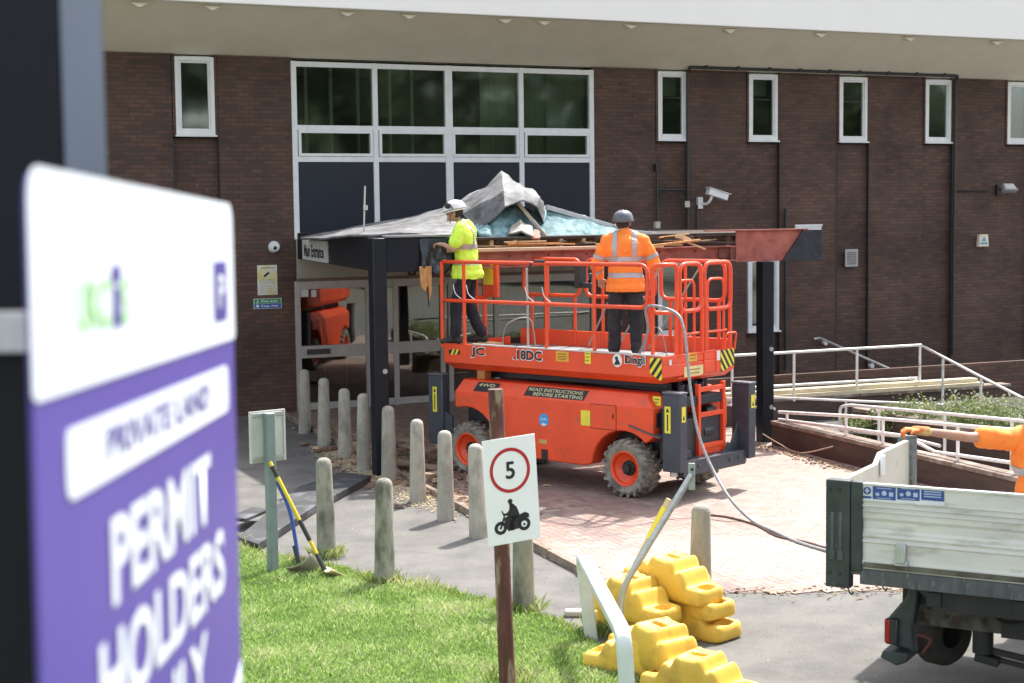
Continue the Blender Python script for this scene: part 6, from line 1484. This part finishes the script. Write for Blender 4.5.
def person(loc, rz, label, J, shirt, trou, tape, helmet, arms, vest_print=False, short=False, scale=1., gloves=None, head=(0, 0, 0), goggles=False, back_print=False, wide=1.):
    t = empty('person', loc, rz, label, 'person'); t.scale = (scale*wide, scale, scale)
    V3 = Vector
    hip = .93; sh = 1.47; nk = 1.56; hc = J.get('head', V3((0, .03, 1.69)))
    ank = J['ank']; kn = J['knee']; el = J['elb']; wr = J['wri']; lean = J.get('lean', V3((0, 0, 0)))
    S_ = [V3((-.19, 0, sh))+lean, V3((.19, 0, sh))+lean]; Hp = [V3((-.09, 0, hip)), V3((.09, 0, hip))]
    chest = V3((0, 0, 1.33))+lean*.8; waist = V3((0, 0, 1.08))+lean*.4; neck = V3((0, .0, nk))+lean
    # body: one continuous surface
    ch = []
    for i in (0, 1):
        ch.append([(Hp[i], .085), (V3(kn[i]), .056), (V3(kn[i])+(V3(ank[i])-V3(kn[i]))*.3, .055), (V3(ank[i]), .038)]); ch.append([(V3(ank[i])+V3((0, -.03, -.03)), .035), (V3(ank[i])+V3((0, .13, -.045)), .030)])
        ch.append([(S_[i], .055), (V3(el[i]), .037), (V3(el[i])+(V3(wr[i])-V3(el[i]))*.25, .038), (V3(wr[i]), .026)])
    ch.append([(V3((0, 0, hip)), .11), (waist, .115), (chest, .13), (neck-V3((0, 0, .06)), .07), (neck, .052), (hc-V3((0, .02, .05)), .055)])
    ell = [(chest+V3((-.07, 0, 0)), (.11, .10, .15)), (chest+V3((.07, 0, 0)), (.11, .10, .15)), (hc, (.075, .095, .115)), (hc+V3((0, .055, -.06)), (.045, .045, .045)),
           (hc+V3((0, .098, -.015)), (.013, .022, .02)), (hc+V3((0, .085, -.055)), (.025, .015, .008)), (hc+V3((-.077, -.0, -.01)), (.012, .02, .032)), (hc+V3((.077, .0, -.01)), (.012, .02, .032)), (hc+V3((0, .09, -.09)), (.022, .018, .018))]
    for i in (0, 1):
        if not gloves: ch += hand_chains(wr[i], arms[i][0], arms[i][1], arms[i][2], arms[i][3])
    remesh('body', capsules(ch, ell), .0085, M_skin, t, 3)
    # eyes and hair
    for s_ in (-1, 1): capsules([], [(hc+V3((.03*s_, .088, .012)), (.012, .008, .008))]).build('eye', M_let, t)
    remesh('hair', capsules([], [(hc+V3((0, -.014, .012)), (.083, .095, .11))]), .01, M_hair, t, 2, box=[(hc+V3((0, .045, 0)), V3((0, -1, .25)))])
    # trousers
    tc = []
    for i in (0, 1): tc.append([(Hp[i]+V3((0, 0, .0)), .10), (Hp[i].lerp(V3(kn[i]), .5), .098), (V3(kn[i]), .080), (V3(kn[i]).lerp(V3(ank[i]), .6), .074), (V3(ank[i])+V3((0, 0, .03)), .072)])
    tc.append([(V3((0, 0, hip+.0)), .125), (V3((0, 0, hip+.08)), .10)])
    tr = remesh('trousers', capsules(tc, [(V3((-.05, -.02, hip-.03)), (.10, .11, .10)), (V3((.05, -.02, hip-.03)), (.10, .11, .10))]), .012, trou, t, 4); wrinkle(tr, .016, 9, rz)
    for i in (0, 1):
        a = V3(ank[i]); b = remesh('boot', capsules([[(a+V3((0, -.045, -.035)), .046), (a+V3((0, .02, -.02)), .05), (a+V3((0, .10, -.04)), .043), (a+V3((0, .155, -.045)), .038)], [(a+V3((0, -.01, 0)), .055), (a+V3((0, -.01, .09)), .058)]]), .010, M_boot, t, 2, box=[(a+V3((0, 0, -.078)), V3((0, 0, 1)))])
        cut = bmesh.new(); cut.from_mesh(b.data); bmesh.ops.holes_fill(cut, edges=[e for e in cut.edges if e.is_boundary]); cut.to_mesh(b.data); cut.free()
    # shirt with sleeves
    sc = []
    for i in (0, 1):
        e = V3(el[i]); end = S_[i].lerp(e, .70) if short else e.lerp(V3(wr[i]), .80)
        c_ = [(S_[i]+V3((0, 0, -.01)), .085), (S_[i].lerp(e, .5), .080)]
        c_ += [(end, .086)] if short else [(e, .068), (end, .052)]
        sc.append(c_); sc.append([(S_[i]+V3((0, 0, .0)), .075), (neck-V3((0, 0, .035)), .072)])
    sc.append([(V3((0, 0, hip-.12))+lean*.2, .155), (V3((0, 0, hip-.01))+lean*.2, .155), (waist, .152), (chest, .15)])
    se = [(chest+V3((-.085, 0, 0)), (.14, .155, .19)), (chest+V3((.085, 0, 0)), (.14, .155, .19)), (chest+V3((0, -.02, .05)), (.12, .15, .19)), (waist+V3((-.045, 0, 0)), (.145, .135, .16)), (waist+V3((.045, 0, 0)), (.145, .135, .16)), (V3((0, 0, hip+.03))+lean*.3, (.215, .195, .13)), (V3((0, 0, hip-.06))+lean*.2, (.23, .21, .15))]
    sh_o = remesh('hi_vis_shirt', capsules(sc, se), .011, shirt, t, 4, box=[(V3((0, 0, hip-.10)), V3((0, 0, 1)))]); wrinkle(sh_o, .019, 8.5, rz+3)
    def torso(c): return abs(c.x-lean.x*.5) < .215
    band(sh_o, 'reflective_tape', lambda c: torso(c) and 1.00 < c.z-.0*c.x < 1.065, tape); band(sh_o, 'reflective_tape', lambda c: torso(c) and 1.20 < c.z < 1.262, tape)
    band(sh_o, 'reflective_tape', lambda c: (.085 < abs(c.x-lean.x*.8) < .137) and 1.26 < c.z < 1.60, tape)
    if not short:
        for i in (0, 1):
            e = V3(el[i]); w_ = V3(wr[i]); ax = (w_-e).normalized(); L_ = (w_-e).length; s1 = S_[i]; ax2 = (e-s1).normalized(); L2 = (e-s1).length
            band(sh_o, 'reflective_tape', lambda c, e=e, ax=ax, L_=L_: .25*L_ < (c-e).dot(ax) < .25*L_+.05 and ((c-e)-ax*(c-e).dot(ax)).length < .10 and abs(c.x) > .18, tape)
            band(sh_o, 'reflective_tape', lambda c, e=s1, ax=ax2, L_=L2: .62*L_ < (c-e).dot(ax) < .62*L_+.05 and ((c-e)-ax*(c-e).dot(ax)).length < .11 and abs(c.x) > .20, tape)
    cl = remesh('collar', capsules([[(neck+V3((0, 0, -.02)), .068), (neck+V3((0, 0, .015)), .062)]]), .009, M_trs if short else shirt, t, 2)
    if back_print:
        for k in range(3):
            zz = 1.43-.022*k; band(sh_o, 'back_print', lambda c, zz=zz: c.y < 0 and abs(c.x) < .085 and abs(c.z-zz) < .0045+.003*math.sin(c.x*230) and math.sin(c.x*310+zz*50) > -.3, mat('print_dark', (.25, .06, .02), .7), .003)
    # helmet
    if helmet:
        hm = MB(Matrix.Translation(hc+V3((0, -.004, .015))) @ Matrix.Rotation(head[0], 4, 'X') @ Matrix.Scale(1.17, 4))
        pr = [(.112, .0), (.112, .012), (.109, .03), (.102, .06), (.086, .09), (.060, .110), (.03, .119), (0, .121)]
        n = 28; V = []; Fc = []
        for i in range(n):
            a = 2*PI*i/n
            for r_, h_ in pr: V.append((r_*math.cos(a)*.93, r_*math.sin(a)*1.18, h_))
        k = len(pr)
        for i in range(n):
            for j in range(k-1): Fc.append((i*k+j, ((i+1) % n)*k+j, ((i+1) % n)*k+j+1, i*k+j+1))
        hm.add(V, Fc); hm.prism([(-.08, .10), (.08, .10), (.06, .145), (0, .155), (-.06, .145)], .0, .012, 'z')
        for s_ in (-1, 0, 1): hm.tube(smooth_path([(s_*.035, .118, .035), (s_*.033, .08, .095), (s_*.03, .0, .122-.006*abs(s_)), (s_*.033, -.08, .093), (s_*.035, -.12, .03)]), .006, 6)
        h_o = hm.build('helmet', helmet, t)
        md = h_o.modifiers.new('s', 'SOLIDIFY'); md.thickness = .003
        sm_ = MB(hm.M).tube([(.105, .02, 0), (.095, .06, -.06), (.0, .085, -.115), (-.095, .06, -.06), (-.105, .02, 0)], .004, 5).build('chin_strap', M_let, t)
        if goggles:
            g = MB(hm.M); 
            for s_ in (-1, 1): g.lathe([(0, .0), (.038, .0), (.044, .012), (.040, .03), (0, .034)], (s_*.062, -.02, .085), 'z', 16)
            g2 = MB(hm.M @ Matrix.Translation((0, .0, .03))); g2.tube(smooth_path([(-.115, 0, .0), (-.10, .04, .07), (0, .06, .09), (.10, .04, .07), (.115, 0, 0)]), .007, 6); g2.build('ear_defender_band', M_let, h_o)
            for s_ in (-1, 1): capsules([], [((hm.M @ V3((s_*.115, .05, .075))), (.028, .042, .04))]).build('ear_defender', M_let, h_o)
            band_ = MB(hm.M).tube([(math.cos(a)*.106, math.sin(a)*.134, .02) for a in np.linspace(0, 2*PI, 25)[:-1]], .006, 6, True).build('helmet_trim', mat('helmet_grey', (.3, .3, .3), .5), h_o)
    if gloves:
        for i in (0, 1): g = remesh('glove', capsules(hand_chains(wr[i], arms[i][0], arms[i][1], arms[i][2], arms[i][3], 1.12)+[[(V3(wr[i])-V3(arms[i][0])*.05, .036), (V3(wr[i])+V3(arms[i][0])*.03, .034)]]), .006, gloves, t, 2)
    return t
V = Vector
# orange worker, back to the camera, at the rail
p = LM @ Vector((-1.0, .55, DK+.012))
person(p, LR+math.radians(36), 'worker in orange hi-vis top and grey helmet seen from behind on the lift platform',
       dict(ank=((-.125, .02, .08), (.125, -.02, .08)), knee=((-.12, .03, .49), (.12, .03, .49)), elb=((-.33, .02, 1.16), (.33, .02, 1.16)), wri=((-.29, .22, .98), (.29, .22, .98)), head=V((-.02, .03, 1.685))),
       M_or, M_trs2, M_tape, mat('helmet_grey_blue', (.11, .12, .14), .35, var=.05), [((.05, .8, -.5), (0, -.3, -1), (1, 0, 0), .8), ((-.05, .8, -.5), (0, -.3, -1), (-1, 0, 0), .8)], scale=1.03, wide=1.10, head=(.08, 0, 0))
# yellow worker facing left, pulling at the cladding
p = LM @ Vector((-3.60, .36, DK+.092))
person(p, math.radians(84), 'worker in yellow hi-vis shirt and white helmet pulling at the torn canopy cladding',
       dict(ank=((-.13, .16, .08), (.14, -.14, .08)), knee=((-.12, .14, .50), (.13, .02, .50)), elb=((-.27, .14, 1.20), (.25, .22, 1.22)), wri=((-.17, .29, 1.26), (.10, .31, 1.30)), head=V((.0, .16, 1.66)), lean=V((0, .06, 0))),
       M_ye, M_trs, M_tape, mat('helmet_white', (.80, .80, .80), .35, var=.03), [((.15, .95, .1), (0, 0, -1), (1, 0, 0), .8), ((-.1, .95, .1), (0, 0, -1), (-1, 0, 0), .8)], short=True, scale=1.09, goggles=True, head=(-.22, 0, 0))
# worker at the truck, only the arm reaches into the picture
hd_ = TM @ Vector((.035, TW-.05, tz_top+.09))
base = Vector((hd_.x+1.20, hd_.y+.30, 0))
q = Matrix.Rotation(-PI*.985, 4, 'Z').inverted() @ (hd_-base)
print('HAND', q)
sc_ = 1.13; q = q/sc_
sh_ = V((.19, 0, 1.47)); w3 = V((q.x-.10, q.y+.0, q.z+.02)); 
person(base, -PI*.985, 'worker in orange at the right edge gripping the truck corner post with a gloved hand',
       dict(ank=((-.12, 0, .08), (.12, .02, .08)), knee=((-.12, .02, .49), (.12, .02, .49)), elb=((-.30, .02, 1.16), tuple(sh_.lerp(w3, .50)+V((0, .0, -.02)))), wri=((-.30, .2, .98), tuple(w3)), head=V((0, .03, 1.69))),
       M_or, M_trs, M_tape, mat('helmet_white', (.80, .80, .80), .35), [((0, .8, -.5), (0, 0, -1), (1, 0, 0), .6), ((.95, 0, .12), (.1, 0, -1), (0, 1, .0), .95)], short=True, scale=sc_, gloves=mat('grip_glove', (.62, .50, .20), .8, var=.3, scale=14, col2=(.65, .18, .05), c2scale=8, c2lo=.45, c2hi=.55))
